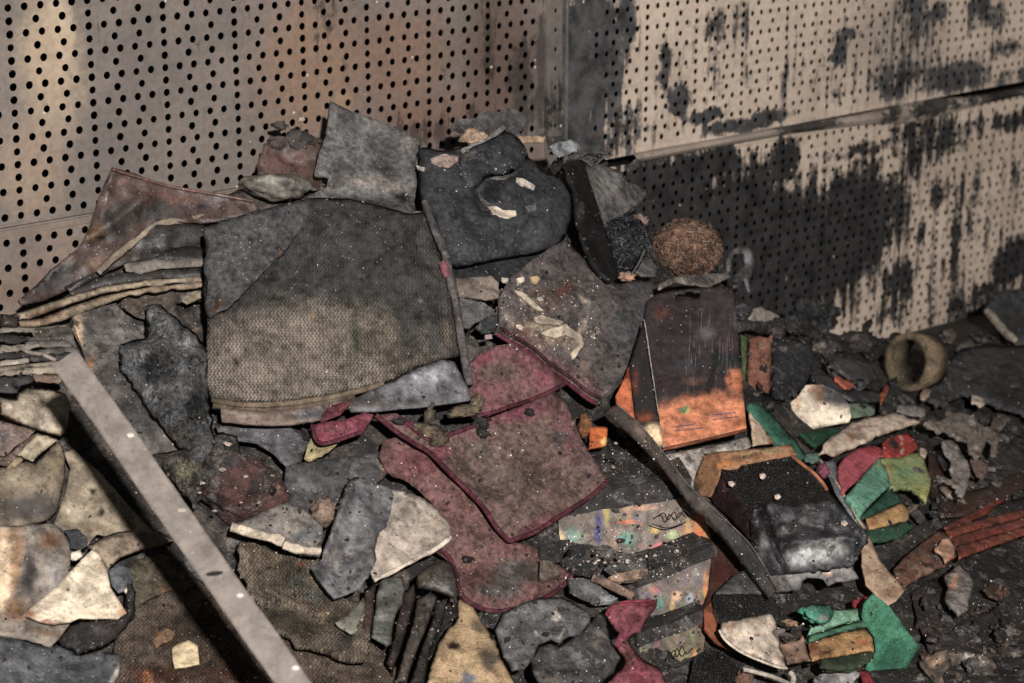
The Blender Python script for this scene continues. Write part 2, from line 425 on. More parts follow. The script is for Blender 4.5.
# ------------------------------------------------------------------ setting: floor and the perforated back wall
def wall_mat(name, base, soot, blobs, streak, base2, spec=.3, rough=.7, amount=1.0, patches=(), wide=.07):
    k = N(name); tc = k.n('ShaderNodeTexCoord').outputs['Object']
    wn = k.n('ShaderNodeTexNoise', iVector=tc, iScale=15.0, iDetail=8, iRoughness=.78)
    off = k.n('ShaderNodeVectorMath', operation='MULTIPLY_ADD', i0=wn.outputs['Color'], i1=(wide*1.3, 0, wide*1.3), i2=(-wide*.65, 0, -wide*.65)).outputs[0]
    p = k.n('ShaderNodeVectorMath', operation='ADD', i0=tc, i1=off).outputs[0]
    m = None
    for (x, y, rx, ry, wgt) in blobs:
        u, z = wall_uz(x, y); u2, _ = wall_uz(x + rx, y); _, z2 = wall_uz(x, y - ry)
        d = k.n('ShaderNodeVectorMath', operation='SUBTRACT', i0=p, i1=(u, 0, z)).outputs[0]
        d = k.n('ShaderNodeVectorMath', operation='MULTIPLY', i0=d, i1=(1/abs(u2 - u), 0, 1/abs(z2 - z))).outputs[0]
        L = k.n('ShaderNodeVectorMath', operation='LENGTH', i0=d).outputs['Value']
        v = k.rng(L, 1.5, .35, 0, wgt)
        m = v if m is None else k.math('MAXIMUM' if wgt > 0 else 'ADD', m, v)
    fine = k.math('ADD', k.math('MULTIPLY', k.noise(tc, 17, 7, .78), .75), k.math('MULTIPLY', k.noise(tc, 60, 3, .7), .25))
    if streak:
        mp = k.n('ShaderNodeMapping', iVector=tc); mp.inputs['Scale'].default_value = (26, 1, 3.2)
        fine = k.math('ADD', k.math('MULTIPLY', fine, .5), k.math('MULTIPLY', k.noise(mp.outputs[0], 1.6, 6, .7), .5))
    s = k.math('ADD', m, k.math('MULTIPLY', k.math('SUBTRACT', fine, .5), 4.2))
    msk = k.math('MULTIPLY', k.rng(s, .28, .62), amount)
    b = k.mix(k.rng(k.noise(tc, 7, 4), .35, .68), (*lin(base)[:3], 1), (*lin(base2)[:3], 1))
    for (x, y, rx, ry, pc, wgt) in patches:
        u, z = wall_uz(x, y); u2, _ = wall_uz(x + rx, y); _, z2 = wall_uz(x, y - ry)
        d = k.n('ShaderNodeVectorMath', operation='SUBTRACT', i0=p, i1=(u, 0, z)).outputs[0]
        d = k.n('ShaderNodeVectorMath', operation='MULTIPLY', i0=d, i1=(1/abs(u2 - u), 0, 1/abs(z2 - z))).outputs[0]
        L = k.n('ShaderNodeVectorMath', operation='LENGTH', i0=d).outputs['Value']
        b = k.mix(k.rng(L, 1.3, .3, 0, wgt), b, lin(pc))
    b = k.mix(1.0, b, k.rng(k.noise(tc, 90, 5, .7), .25, .75, .82, 1.16), 'MULTIPLY')
    sc = k.mix(k.rng(k.noise(tc, 22, 5, .7), .35, .68), lin(soot), lin(tuple(v*.5 for v in soot)))
    rust = k.rng(k.noise(tc, 13, 4, .6), .66, .74, 0, .6)
    sc = k.mix(rust, sc, lin((82, 54, 40)))
    c = k.mix(msk, b, sc)
    # flecks of pale ash stuck to the metal
    vo = k.n('ShaderNodeTexVoronoi', iVector=tc, iScale=70)
    sel = k.math('GREATER_THAN', k.n('ShaderNodeSeparateColor', i0=vo.outputs['Color']).outputs[0], .965)
    c = k.mix(k.math('MULTIPLY', k.rng(vo.outputs['Distance'], .12, .2, 1, 0), sel), c, (.5, .45, .4, 1))
    k.link(c, k.b.inputs['Base Color']); k.b.inputs['Roughness'].default_value = rough
    k.b.inputs['Specular IOR Level'].default_value = spec
    k.bump(k.noise(tc, 120, 5, .7), .25, .001)
    return k.m
LB = [(560, 60, 30, 140, .62), (450, 130, 80, 20, .5), (490, 40, 14, 70, .5), (520, 90, 16, 60, .6), (330, 40, 20, 60, .3)]
PT = [(50, 60, 34, 90, (176, 152, 122), .85), (30, 170, 40, 60, (158, 132, 108), .7), (62, 20, 14, 40, (190, 168, 138), .6), (310, 70, 60, 90, (146, 112, 88), .8), (400, 60, 60, 60, (140, 104, 82), .7), (430, 120, 70, 30, (128, 92, 74), .7), (345, 100, 10, 10, (160, 130, 90), .6), (500, 60, 40, 90, (104, 78, 66), .8)]  # yellowish spots at far left: stain and bright glare, both in the colour
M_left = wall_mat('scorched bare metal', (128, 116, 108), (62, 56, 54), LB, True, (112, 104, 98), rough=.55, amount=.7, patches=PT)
M_leftlow = wall_mat('scorched bare metal lower', (136, 118, 104), (60, 54, 52), [(120, 300, 60, 60, .5)], True, (120, 106, 96), rough=.55, amount=.7, patches=[(20, 290, 50, 20, (120, 96, 80), .6)])
RB = [(586, 60, 40, 130, .92), (625, 30, 16, 40, .75), (560, 150, 60, 50, .9), (626, 130, 24, 30, .6), (664, 70, 6, 30, .85), (680, 100, 14, 18, .95), (706, 117, 22, 8, .85), (750, 123, 46, 9, 1.0),
      (841, 50, 8, 20, .95), (845, 36, 14, 8, .7), (908, 30, 24, 70, .50), (900, 78, 40, 24, .66), (955, 76, 40, 20, .80), (730, 24, 34, 24, .42), (940, 12, 14, 10, .7), (986, 18, 30, 18, .5), (1060, 60, 40, 50, .5), (1010, 78, 26, 12, .6),
      (850, 120, 80, 5, .6), (782, 90, 8, 40, .42), (850, 80, 9, 30, .4), (700, 80, 90, 60, .24), (900, 60, 120, 70, .28), (980, 6, 14, 14, .7), (1000, 50, 30, 10, .5)]
RL = [(660, 230, 60, 110, 1.0), (735, 225, 60, 66, 1.0), (790, 260, 100, 80, 1.05), (850, 226, 62, 58, 1.0), (783, 162, 17, 26, 1.0), (690, 172, 72, 22, .95), (650, 300, 100, 50, 1.0),
      (720, 310, 120, 34, .95), (902, 290, 16, 40, .75), (930, 138, 46, 30, .72), (912, 168, 16, 30, .55), (958, 232, 7, 70, .66), (938, 196, 12, 30, .5), (870, 280, 40, 20, .5),
      (1012, 262, 22, 26, 1.0), (866, 170, 20, 16, .7), (905, 236, 34, 18, .5), (985, 306, 50, 30, .7), (870, 148, 60, 8, .55), (1010, 120, 50, 12, .62), (900, 215, 12, 16, .7), (935, 240, 110, 110, .30), (880, 310, 30, 18, .42), (975, 200, 10, 50, .45), (1000, 180, 60, 40, .3)]
RU = [(800, 232, 12, 26, (112, 74, 48), .8), (856, 230, 14, 12, (112, 74, 48), .8)]
M_right = wall_mat('sooted painted metal', (200, 178, 156), (88, 87, 88), RB, True, (182, 160, 140), wide=.055, patches=[(900, 40, 60, 60, (150, 136, 122), .7)])
M_rightlow = wall_mat('sooted painted metal lower', (200, 178, 156), (60, 59, 59), RL, True, (180, 158, 138), wide=.055)
M_post = wall_mat('sooted post metal', (120, 112, 104), (60, 58, 56), [(550, 110, 30, 40, .5)], True, (98, 90, 84))
M_dark = wall_mat('void black board', (26, 24, 23), (18, 17, 16), [(550, 110, 30, 40, .5)], False, (20, 19, 18), spec=.1)  # near-black: the dark void behind the holes put into the colour
wall = bpy.data.objects.new('wall_back', None); COL.objects.link(wall); wall['kind'] = 'structure'
wall.matrix_world = Matrix(((WD.x, WN.x, 0, W0.x), (WD.y, WN.y, 0, W0.y), (0, 0, 1, 0), (0, 0, 0, 1)))
def wall_part(name, V, Fc, mat, smooth=False):
    me = bpy.data.meshes.new(name); me.from_pydata(V, [], Fc); me.materials.append(mat)
    o = bpy.data.objects.new(name, me); COL.objects.link(o); o.parent = wall; return o
def box_vf(u0, u1, y0, y1, z0, z1):
    V = [(u0, y0, z0), (u1, y0, z0), (u1, y1, z0), (u0, y1, z0), (u0, y0, z1), (u1, y0, z1), (u1, y1, z1), (u0, y1, z1)]
    return V, [(0, 3, 2, 1), (4, 5, 6, 7), (0, 1, 5, 4), (1, 2, 6, 5), (2, 3, 7, 6), (3, 0, 4, 7)]
PU, PV, U0, ZE = .1280, .0186, -1.9616, .8627
def perforated(u0, u1, z0, z1, rad, mat, skip=lambda u, z: False, nseg=12, y=0.0, bend=None):
    V, Fc = [], []; T = .0016
    def yy(u, z): return y + (bend(u, z) if bend else 0)
    j0 = math.ceil((z0 + rad*1.6 - ZE)/PV); j1 = math.floor((z1 - rad*1.6 - ZE)/PV)
    def quad(a, b, c, d):
        i = len(V); V.extend([(a, yy(a, c), c), (b, yy(b, c), c), (b, yy(b, d), d), (a, yy(a, d), d)]); Fc.append((i, i + 1, i + 2, i + 3))
    quad(u0, u1, z0, ZE + (j0 - .5)*PV); quad(u0, u1, ZE + (j1 + .5)*PV, z1)
    for j in range(j0, j1 + 1):
        z = ZE + j*PV; fr = (0, .2, .4, .6, .8) if j % 2 == 0 else (0, 1/3, 2/3)
        us = sorted(U0 + (n + f)*PU for n in range(-8, 30) for f in fr)
        us = [u for u in us if u0 + rad*1.7 < u < u1 - rad*1.7 and not skip(u, z)]
        a = u0; zb, zt = z - PV/2, z + PV/2
        for i, u in enumerate(us):
            b = (u + us[i + 1])/2 if i + 1 < len(us) else u1
            r = rad*random.uniform(.93, 1.05)
            base = len(V)
            V.extend([(b, yy(b, zt), zt), (a, yy(a, zt), zt), (a, yy(a, zb), zb), (b, yy(b, zb), zb)])
            for q in range(nseg):
                an = math.pi/4 + 2*math.pi*q/nseg; V.append((u + r*math.cos(an), yy(u, z), z + r*math.sin(an)))
            for q in range(nseg):
                an = math.pi/4 + 2*math.pi*q/nseg; V.append((u + r*math.cos(an), yy(u, z) - T, z + r*math.sin(an)))
            h = nseg//4
            for c in range(4):
                arc = [base + 4 + (c*h + q) % nseg for q in range(h + 1)]
                Fc.append(tuple([base + c, base + (c + 1) % 4] + arc[::-1]))
            for q in range(nseg):
                q2 = (q + 1) % nseg; Fc.append((base + 4 + q2, base + 4 + q, base + 4 + nseg + q, base + 4 + nseg + q2))
            a = b
    return V, Fc
zL = .588; zR = .515; uP0, uP1 = -.934, -.898
def lean(u, z): return .004*noise.noise(Vector((u*3, z*3, 1)))
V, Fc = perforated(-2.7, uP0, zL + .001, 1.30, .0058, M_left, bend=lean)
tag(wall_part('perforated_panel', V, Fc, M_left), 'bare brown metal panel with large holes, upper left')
V, Fc = perforated(-2.7, uP0, .0, zL - .0015, .0058, M_leftlow, bend=lean)
tag(wall_part('perforated_panel', V, Fc, M_leftlow), 'bare brown metal panel with large holes, lower left')
V, Fc = perforated(uP1, 1.7, zR + .008, 1.30, .0054, M_right, skip=lambda u, z: u < -.79 and random.random() < .9, nseg=8, bend=lean)
tag(wall_part('perforated_panel', V, Fc, M_right), 'tan painted panel with soot stains, upper right')
V, Fc = perforated(uP1, 1.7, .0, zR - .008, .0054, M_rightlow, nseg=8, bend=lean)
tag(wall_part('perforated_panel', V, Fc, M_rightlow), 'tan painted panel mostly blackened by soot, lower right')
wall_part('panel_edge', *box_vf(-2.7, uP0, -.004, .003, zL - .003, zL), M_left)
# the lip between the right-hand panels, buckled by the heat
V, Fc = [], []; n = 60
for i in range(n + 1):
    u = -.72 + 2.42*i/n; bow = .012*noise.noise(Vector((u*2.2, 5, 0))); w = .008 + .012*math.exp(-((u - .12)/.16)**2) + .003*noise.noise(Vector((u*5, 0, 3)))
    dz = -.012*max(0, min(1, (u + .3)/.4)) + .01*max(0, u - .35) + (u - 0)*(-.004)
    for (yy_, zz) in ((0.0, w), (.010 + bow*.3, w*.8), (.016 + bow*.3, 0), (.010, -w*.9), (0, -w)): V.append((u, yy_, zR + dz + zz))
for i in range(n):
    for q in range(4): a = i*5 + q; Fc.append((a, a + 5, a + 6, a + 1))
M_lip = wall_mat('sooted lip metal', (166, 150, 134), (74, 70, 66), [(930, 100, 60, 20, .55), (1010, 95, 30, 20, .9), (800, 125, 30, 12, .8)], False, (136, 122, 110))
wall_part('panel_lip', V, Fc, M_lip, True)
# slotted post
V, Fc = box_vf(uP0, uP1, -.02, .006, 0, 1.3); post = wall_part('post', V, Fc, M_post)
HV, HF = [], []
for i in range(40):
    z = .1 + i*.0335; u = (uP0 + uP1)/2 + .001
    b = len(HV)
    for q in range(8): an = q*math.pi/4; HV.append((u + .0030*math.cos(an), .0064, z + .0042*math.sin(an)))
    HF.append(tuple(range(b, b + 8)))
hp = wall_part('post_hole', HV, HF, M_dark); hp.parent = post; hp['kind'] = 'stuff'  # flat dark discs: the shade inside the holes painted on the post
wall_part('post_flange', *box_vf(uP1 + .012, uP1 + .016, .0, .004, zR + .01, 1.3), M_post)
wall_part('backing_board', *box_vf(-2.7, 1.7, -.075, -.06, 0, 1.3), M_dark)
# floor
k = N('charred floor'); g = k.n('ShaderNodeNewGeometry').outputs['Position']
k.link(k.mix(k.rng(k.noise(g, 12, 6, .7), .4, .65), (.018, .015, .014, 1), (.05, .042, .037, 1)), k.b.inputs['Base Color']); k.b.inputs['Roughness'].default_value = .85
me = bpy.data.meshes.new('floor'); me.from_pydata([(-3, -1, 0), (4, -1, 0), (4, 7, 0), (-3, 7, 0)], [], [(0, 1, 2, 3)]); me.materials.append(k.m)
fl = bpy.data.objects.new('floor', me); COL.objects.link(fl); fl['kind'] = 'structure'

# ------------------------------------------------------------------ the heap itself
CREST = [(-200, 300), (0, 318), (60, 300), (110, 262), (200, 205), (270, 178), (340, 178), (420, 165), (500, 158), (570, 175), (640, 215), (700, 268), (760, 312), (850, 338), (940, 345), (1024, 335), (1224, 330)]
def crest(x):
    for (a, A), (b, B) in zip(CREST, CREST[1:]):
        if x <= b: return A + (B - A)*(x - a)/(b - a)
    return CREST[-1][1]
V, Fc = [], []; nx, ny, nb = 238, 90, 6
for i in range(nx + 1):
    x = -190 + 1400*i/nx; c = crest(x)
    for j in range(-nb, ny + 1):
        if j < 0:
            t = -j/nb; Y = D(x, c); p = at(x, c, Y); wy = wall_Y(x, c) - .02
            p = Vector((p.x, p.y + (max(wy, p.y) - p.y)*t, p.z*(1 - t**1.3)))
        else:
            y = c + (790 - c)*j/ny; p = at(x, y, D(x, y) + .012 + .016*noise.noise(Vector((x*.022, y*.022, 4))) + .010*noise.noise(Vector((x*.07, y*.07, 9))))
        p.z = max(p.z, .002); V.append(p)
m = ny + nb + 1
for i in range(nx):
    for j in range(m - 1):
        a = i*m + j; Fc.append((a, a + 1, a + m + 1, a + m))
hc = [lin((58, 53, 50)) for v in V]
for i, v in enumerate(V):
    q = noise.noise(v*9); q2 = noise.noise(v*26 + Vector((5, 5, 5)))
    c = (50, 46, 44) if q < .1 else (74, 66, 58)
    if q2 > .32: c = (96, 84, 72)
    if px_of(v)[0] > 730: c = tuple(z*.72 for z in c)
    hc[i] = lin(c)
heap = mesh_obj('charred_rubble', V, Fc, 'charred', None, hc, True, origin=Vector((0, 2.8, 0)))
tag(heap, 'heap of black ash and charred rubble under all the burnt goods', 'rubble', kind='stuff')

# ------------------------------------------------------------------ upper left: leather, folders, papers
t = sheet('leather_flap', 'dark reddish brown leather flap standing up against the holed panel', 'leather', 'E',
      [(380,30),(450,50),(590,90),(740,115),(870,140),(888,165),(800,200),(700,215),(560,208),(500,250),(400,315),(330,380),(240,440),(150,480),(70,495),(60,480),(120,430),(220,340),(270,300),(300,240),(335,130)],
      col=(88,66,60), paint=[(420,200,110,70,-30,(62,54,50)),(600,130,90,22,12,(106,70,60)),(450,100,90,30,8,(104,74,66)),(330,110,30,90,10,(112,84,76)),(540,180,80,40,0,(70,66,62)),(180,400,120,40,-35,(52,46,44)),(330,350,60,22,-35,(120,92,70)),(320,250,30,60,40,(104,74,52)),(690,155,40,8,4,(20,16,15),.2),(350,265,22,10,30,(20,16,15),.2)],
      mat='leather', lift=.03, gy=.05, thick=.004, amp=.006, folds=[(385,35,330,250,.008,4),(500,130,300,270,.010,5),(385,32,870,140,.006,3)])
tube('welt', [(385,32),(450,52),(590,92),(740,118),(870,142)], .0022, t, o_surf[t.name], .003, 'E', (120,84,74), 'leather')
sheet('folded_lining', 'grey black folded lining under the standing leather flap', 'fabric', 'E',
      [(420,300),(530,215),(600,216),(700,222),(722,290),(710,350),(560,345),(430,350),(330,402),(240,450),(225,430),(330,380)],
      col=(60,57,55), paint=[(640,250,60,30,20,(78,74,70)),(420,330,80,30,-30,(80,68,58))], mat='leather', lift=.018, gy=.03, amp=.008, folds=[(520,330,700,300,-.012,5),(560,250,690,260,.01,6)])
tube('pale_page_edge', [(700,190),(640,205),(530,222),(480,262),(400,325),(335,385)], .005, None, None, .035, 'E', (150,132,112), 'paper', label='pale grey page edge curving out under the leather flap', cat='paper', flat=.6, jit=.3)
sheet('charred_folder', 'black lens-shaped folder leaf under the grey lining', 'folder', 'E',
      [(515,340),(570,305),(640,292),(705,300),(706,342),(620,346)], col=(40,38,37), mat='leather', lift=.03, gy=.0)
sheet('ashen_folder', 'ash grey folded strip pressed between black folder leaves', 'folder', 'E',
      [(425,355),(520,340),(600,342),(700,335),(706,360),(620,366),(540,372),(480,388),(435,380)], col=(126,118,108), mat='paper', lift=.034, amp=.004, jag=1)
sheet('charred_folder', 'long black folder leaf below the ash grey strip', 'folder', 'E',
      [(240,452),(330,405),(430,385),(540,376),(706,364),(706,400),(560,402),(400,420),(250,462)], col=(62,58,55), mat='leather', lift=.03, amp=.004)
for nm, lb, pts, c, lf, w in [
    ('cardboard_strip', 'upper of two long tan cardboard strips curving left from the quilted cloth', [(60,524),(200,476),(350,430),(500,410),(690,396),(694,412),(520,428),(350,458),(220,500),(100,545),(66,545)], (150,132,108), .045, 0),
    ('cardboard_strip', 'lower of two long tan cardboard strips curving left from the quilted cloth', [(66,550),(140,540),(240,500),(350,464),(520,432),(694,416),(696,430),(560,444),(440,462),(330,505),(200,555),(130,572),(70,572)], (140,120,96), .05, 0)]:
    sheet(nm, lb, 'cardboard', 'E', pts, col=c, paint=[(150,530,90,30,-18,(120,92,70)),(600,410,70,20,0,(160,142,118))], mat='scorched_paper', lift=lf, thick=.008, amp=.002, s=3.5, bulge=.006, bw=5)
sheet('charred_sheet', 'dark brown charred sheets tucked under the tan cardboard strips', 'paper', 'E',
      [(420,470),(560,446),(700,432),(705,480),(600,490),(640,600),(560,560),(480,540),(410,500)], col=(84,72,62), paint=[(640,500,60,60,0,(40,36,34)),(660,470,50,20,-20,(130,118,98))], mat='ash_board', lift=.02, jag=1.5)
sheet('tan_scrap', 'small tan paper scrap poking out beside the quilted cloth', 'paper', 'E', [(620,480),(700,440),(706,462),(640,492)], col=(146,132,106), mat='paper', lift=.04)
sheet('metal_scrap', 'dark brown curled metal scrap at the left frame edge above the paper stack', 'metal', 'E', [(0,525),(30,528),(62,540),(66,560),(60,572),(0,570)], col=(64,50,46), mat='leather', lift=.05, bulge=.01)
# stack of papers
stk = [([(0,205),(60,195),(200,190),(360,184),(372,196),(360,214),(250,238),(190,246),(170,222),(80,215),(0,222)],(122,112,100)),
       ([(180,222),(360,186),(382,214),(400,300),(360,272),(330,250),(230,262),(150,262),(168,246),(190,240)],(96,90,84)),
       ([(0,228),(60,236),(130,244),(140,262),(100,280),(0,270)],(46,44,42)),
       ([(140,270),(220,262),(340,258),(372,280),(385,300),(220,296),(210,284),(150,284)],(112,106,98)),
       ([(0,290),(90,288),(150,280),(205,280),(216,294),(150,312),(70,322),(0,330)],(132,122,106)),
       ([(150,326),(220,316),(270,302),(388,296),(402,312),(390,322),(260,332),(160,338)],(110,102,94)),
       ([(0,334),(80,326),(158,318),(165,346),(90,356),(0,362)],(54,50,48)),
       ([(158,346),(300,336),(400,322),(420,340),(400,352),(280,366),(160,372)],(70,66,62)),
       ([(0,372),(90,362),(154,356),(156,378),(90,384),(0,398)],(160,150,132)),
       ([(0,402),(110,388),(260,376),(370,362),(390,372),(300,392),(150,404),(0,424)],(134,122,104)),
       ([(0,428),(120,412),(300,396),(400,380),(400,420),(310,440),(180,436),(100,442),(0,448)],(146,132,112)),
       ([(170,440),(310,440),(330,470),(300,486),(190,474)],(118,96,80)),
       ([(0,460),(90,452),(170,448),(180,478),(110,500),(90,540),(0,528)],(66,64,64))]
for i, (p, c) in enumerate(stk):
    sheet('burnt_paper', ['topmost','second','third','fourth','fifth','sixth','seventh','eighth','ninth','tenth','eleventh','twelfth','lowest'][i] + ' scorched paper from the top in the layered stack at the left edge', 'paper', 'V', p, col=c, paint=[(random.uniform(0,350), p[0][1], 60, 14, 0, tuple(v*.55 for v in c))],
          mat='scorched_paper', lift=.045 + .004*(i % 3) + .002*i, gy=-.02, thick=.0035, amp=.003, jag=1.6, s=3.5, group='scorched papers stacked at the left edge')
# grey charred boards under the quilt
t = sheet('charred_board', 'grey charred board with a tan broken left edge below the cardboard strips', 'board', 'P',
      [(72,318),(84,311),(116,303),(128,318),(140,330),(150,345),(180,380),(205,420),(212,450),(206,478),(190,492),(160,480),(130,440),(105,405),(92,380),(86,360)],
      col=(92,86,82), paint=[(76,338,7,34,8,(180,150,116),.5),(88,370,6,20,10,(150,104,70),.5),(150,400,40,50,40,(66,64,64)),(112,330,22,20,0,(100,94,90)),(190,460,18,20,0,(54,52,52))], mat='ash_board', lift=.05, thick=.012, amp=.006, jag=1.2, smooth=False)
sheet('furry_char', 'furry black and grey charred clod beside the quilted cloth', 'charred clod', 'P',
      [(147,306),(160,303),(176,318),(196,334),(209,352),(210,392),(214,430),(216,452),(200,470),(170,440),(140,400),(118,365),(120,345),(146,336)],
      col=(118,120,122), paint=[(160,365,22,30,30,(58,60,62)),(195,410,14,26,0,(54,56,58)),(160,314,16,14,0,(150,152,152)),(190,345,14,14,0,(140,142,142)),(180,440,22,22,0,(92,88,82))], mat='furry', lift=.07, thick=.02, bulge=.03, bw=16, amp=.012, freq=.05, jag=2.5)
sheet('ash_drift', 'patch of grey and yellowish ash at the foot of the furry charred clod', 'ash', 'P',
      [(150,455),(176,450),(205,440),(222,432),(238,436),(240,452),(226,470),(205,490),(196,506),(178,488)], col=(98,92,84), paint=[(186,470,14,12,0,(130,124,96)),(215,446,14,8,0,(120,116,110))], mat='furry', lift=.075, bulge=.01, jag=2, amp=.006, thick=.01)

# ------------------------------------------------------------------ the quilted cloth
q = sheet('quilted_cloth', 'large square dark grey quilted cloth with brown zigzag knit lying on top of the heap', 'cloth', 'Q',
      [(40,132),(110,105),(180,88),(260,65),(340,48),(430,50),(520,70),(600,92),(645,84),(668,150),(700,240),(722,330),(735,410),(742,480),(700,492),(620,512),(560,545),(500,566),(380,590),(280,604),(200,610),(120,610),(60,602),(40,570),(42,480),(46,380),(36,300),(42,210)],
      col=(84,83,82), paint=[(330,500,420,215,-4,(122,112,102),.5),(560,420,110,70,0,(116,106,96),.7),(140,260,120,90,-45,(76,75,75),.4),(380,230,280,110,8,(80,80,80),.4),(600,300,60,240,0,(78,78,77),.5),(450,430,16,90,0,(82,88,66),.8),
        (340,370,12,10,0,(170,136,96),.5),(120,495,16,8,0,(46,42,38),.4),(235,526,10,6,0,(50,44,38),.4),(632,330,9,9,0,(130,130,128),.5),(700,420,18,90,0,(104,92,82),.7),(110,330,90,18,-50,(96,72,56),.7)],
      mat='knit', lift=.10, gy=.03, thick=.012, amp=.007, freq=.012, s=4, folds=[(60,300,280,160,.0,6),(560,110,700,480,.006,8)], round_=False, bulge=.008, bw=8)
qs = o_surf[q.name]
sheet('folded_corner', 'dark grey corner folded over the brown knit', None, 'Q',
      [(36,132),(110,104),(180,87),(260,64),(335,47),(320,100),(292,150),(250,205),(200,250),(150,305),(105,345),(50,378),(40,350),(50,280),(36,240),(46,190)],
      col=(80,80,81), paint=[(230,215,70,8,-50,(104,84,68),.8),(80,340,50,12,-40,(96,72,56),.7)], mat='felt', lift=.014, surf=qs, thick=.008, parent=q, jag=1.2)
sheet('scorched_foil', 'silvery grey heat-shined corner', None, 'Q',
      [(500,572),(560,545),(620,512),(690,492),(722,496),(740,530),(768,588),(762,602),(640,618),(520,630),(440,632),(430,606)],
      col=(104,104,108), paint=[(650,540,90,26,-12,(150,150,156),.8),(480,600,60,24,-10,(66,60,56)),(560,610,120,10,-4,(84,76,72))], mat='melted_film', lift=.012, surf=qs, thick=.006, parent=q)
tube('binding', [(646,70),(664,125),(694,190),(710,270),(728,350),(740,430),(752,500),(764,560)], .0062, q, qs, .010, 'Q', (98,92,90), 'felt', jit=.15)
tube('binding', [(690,225),(698,250),(703,262)], .0070, q, qs, .0105, 'Q', (128,74,84), 'felt')
tube('hem', [(60,600),(130,612),(210,614),(300,606),(390,592),(470,574),(530,556)], .0042, q, qs, .006, 'Q', (120,104,86), 'knit')
tube('hem', [(62,616),(130,626),(210,628),(300,620),(390,604),(450,592)], .0038, q, qs, .003, 'Q', (110,94,78), 'knit')
sheet('scorched_board', 'grey and tan board edge showing under the quilted cloth', 'board', 'Q',
      [(84,622),(200,632),(320,622),(440,596),(450,612),(380,650),(250,668),(160,664),(86,658)], col=(128,108,96), paint=[(330,640,60,20,0,(96,96,100)),(130,645,60,16,0,(140,120,106))], mat='scorched_paper', lift=.085, thick=.006)
sheet('pink_scrap', 'small pink cloth corner sticking out under the quilted cloth', 'cloth', 'Q', [(362,640),(378,618),(440,600),(436,614),(410,640),(358,662)], col=(116,56,64), mat='felt', lift=.095)
tube('loose_cord', [(640,60),(648,80),(668,140),(690,190)], .005, None, lambda x, y: qs(x, y), .016, 'Q', (96,92,90), 'felt', label='short grey twisted cord at the top right corner of the quilted cloth', cat='cord')

# ------------------------------------------------------------------ top ridge
sheet('brown_fabric', 'reddish brown stiff fabric behind the grey pointed cloth', 'fabric', 'B', [(120,215),(180,205),(310,198),(330,240),(300,300),(320,370),(250,382),(160,350),(95,320),(92,290)],
      col=(98,70,62), paint=[(200,270,60,30,0,(110,72,66)),(280,240,40,30,0,(84,66,58))], mat='leather', lift=.02, amp=.008, jag=1.5)
lump('layered_clod', 'shiny grey shell-like layered clod on top of the brown fabric', 'clod', 'B', 155, 365, 115, 46, (104,98,88), 'melted_film', lift=.04, rough=.25, depth=.7, paint=[(140,340,70,18,0,(160,156,140)),(200,360,60,20,20,(74,70,64))], rot=.1)
for (x, y, rx, ry, c) in [(170,155,22,14,(76,70,68)),(230,205,42,32,(70,66,62)),(160,215,34,22,(92,80,76)),(245,135,10,8,(190,170,150)),(280,210,30,14,(84,66,58))]:
    lump('debris_crumb', 'small grey and brown crumb heaped behind the grey pointed cloth', 'crumb', 'B', x, y, rx, ry, c, 'ash_board', lift=.015, rough=.7, group='crumbs behind the pointed cloth', sub=3)
sheet('pointed_cloth', 'light grey pointed felt cloth standing behind the quilted cloth', 'cloth', 'B',
      [(345,72),(400,100),(480,128),(560,160),(650,205),(642,252),(632,300),(640,352),(632,400),(622,460),(520,455),(300,432),(262,400),(330,365),(336,330),(286,322),(300,270),(330,190),(340,120)],
      col=(108,106,104), paint=[(480,350,170,30,6,(150,140,132),.8),(520,300,80,30,20,(70,66,64),.8),(460,420,170,26,4,(62,62,62),.6),(600,210,60,30,30,(124,118,114)),(590,400,36,24,0,(44,44,45))],
      mat='felt', lift=.06, gy=.02, thick=.008, amp=.006, folds=[(330,390,620,400,-.012,8)], jag=.8, round_=False)
# black padded mitt
mt = sheet('oven_mitt', 'thick black padded oven mitt with a curled thumb on top of the heap', 'oven mitt', 'C',
      [(66,200),(140,206),(210,196),(300,170),(360,148),(410,170),(438,226),(452,240),(500,280),(550,300),(584,345),(590,410),(576,480),(540,528),(470,560),(400,572),(300,590),(176,606),(130,500),(100,410),(70,380),(62,300)],
      col=(68,69,72), paint=[(320,350,30,80,20,(46,46,48)),(150,240,60,20,-20,(92,90,86),.9),(240,225,60,16,-40,(120,118,106),.9),(330,400,90,24,10,(66,66,68)),(430,330,90,40,20,(62,63,66))],
      mat='felt', lift=.09, gy=.02, thick=.02, bulge=.035, bw=22, amp=.006, s=4, round_=True,
      folds=[(300,300,268,350,-.020,5),(268,350,285,400,-.020,5),(285,400,360,420,-.012,5),(300,300,380,288,-.02,4),(380,288,440,235,-.022,4),(180,560,540,500,-.006,4)])
ms = o_surf[mt.name]
sheet('thumb', 'curled thumb of the mitt', None, 'C', [(205,240),(240,200),(300,172),(360,146),(408,166),(438,224),(420,256),(372,286),(300,298),(262,330),(230,300)],
      col=(70,71,74), paint=[(230,225,50,14,-40,(116,114,102),.9)], mat='felt', lift=.012, surf=lambda x, y: ms(x, y) - .02*math.exp(-((x - 492)**2 + (y - 155)**2)/700), thick=.02, parent=mt, round_=True)
sheet('mitt_cuff', 'lower layer', None, 'C', [(168,600),(300,582),(400,568),(480,552),(520,540),(470,580),(430,616),(380,636),(330,640),(240,636),(184,642)],
      col=(52,53,56), mat='felt', lift=.0, surf=lambda x, y: D(x, y) - .065, thick=.02, parent=mt, round_=True)
def on(surf): return surf
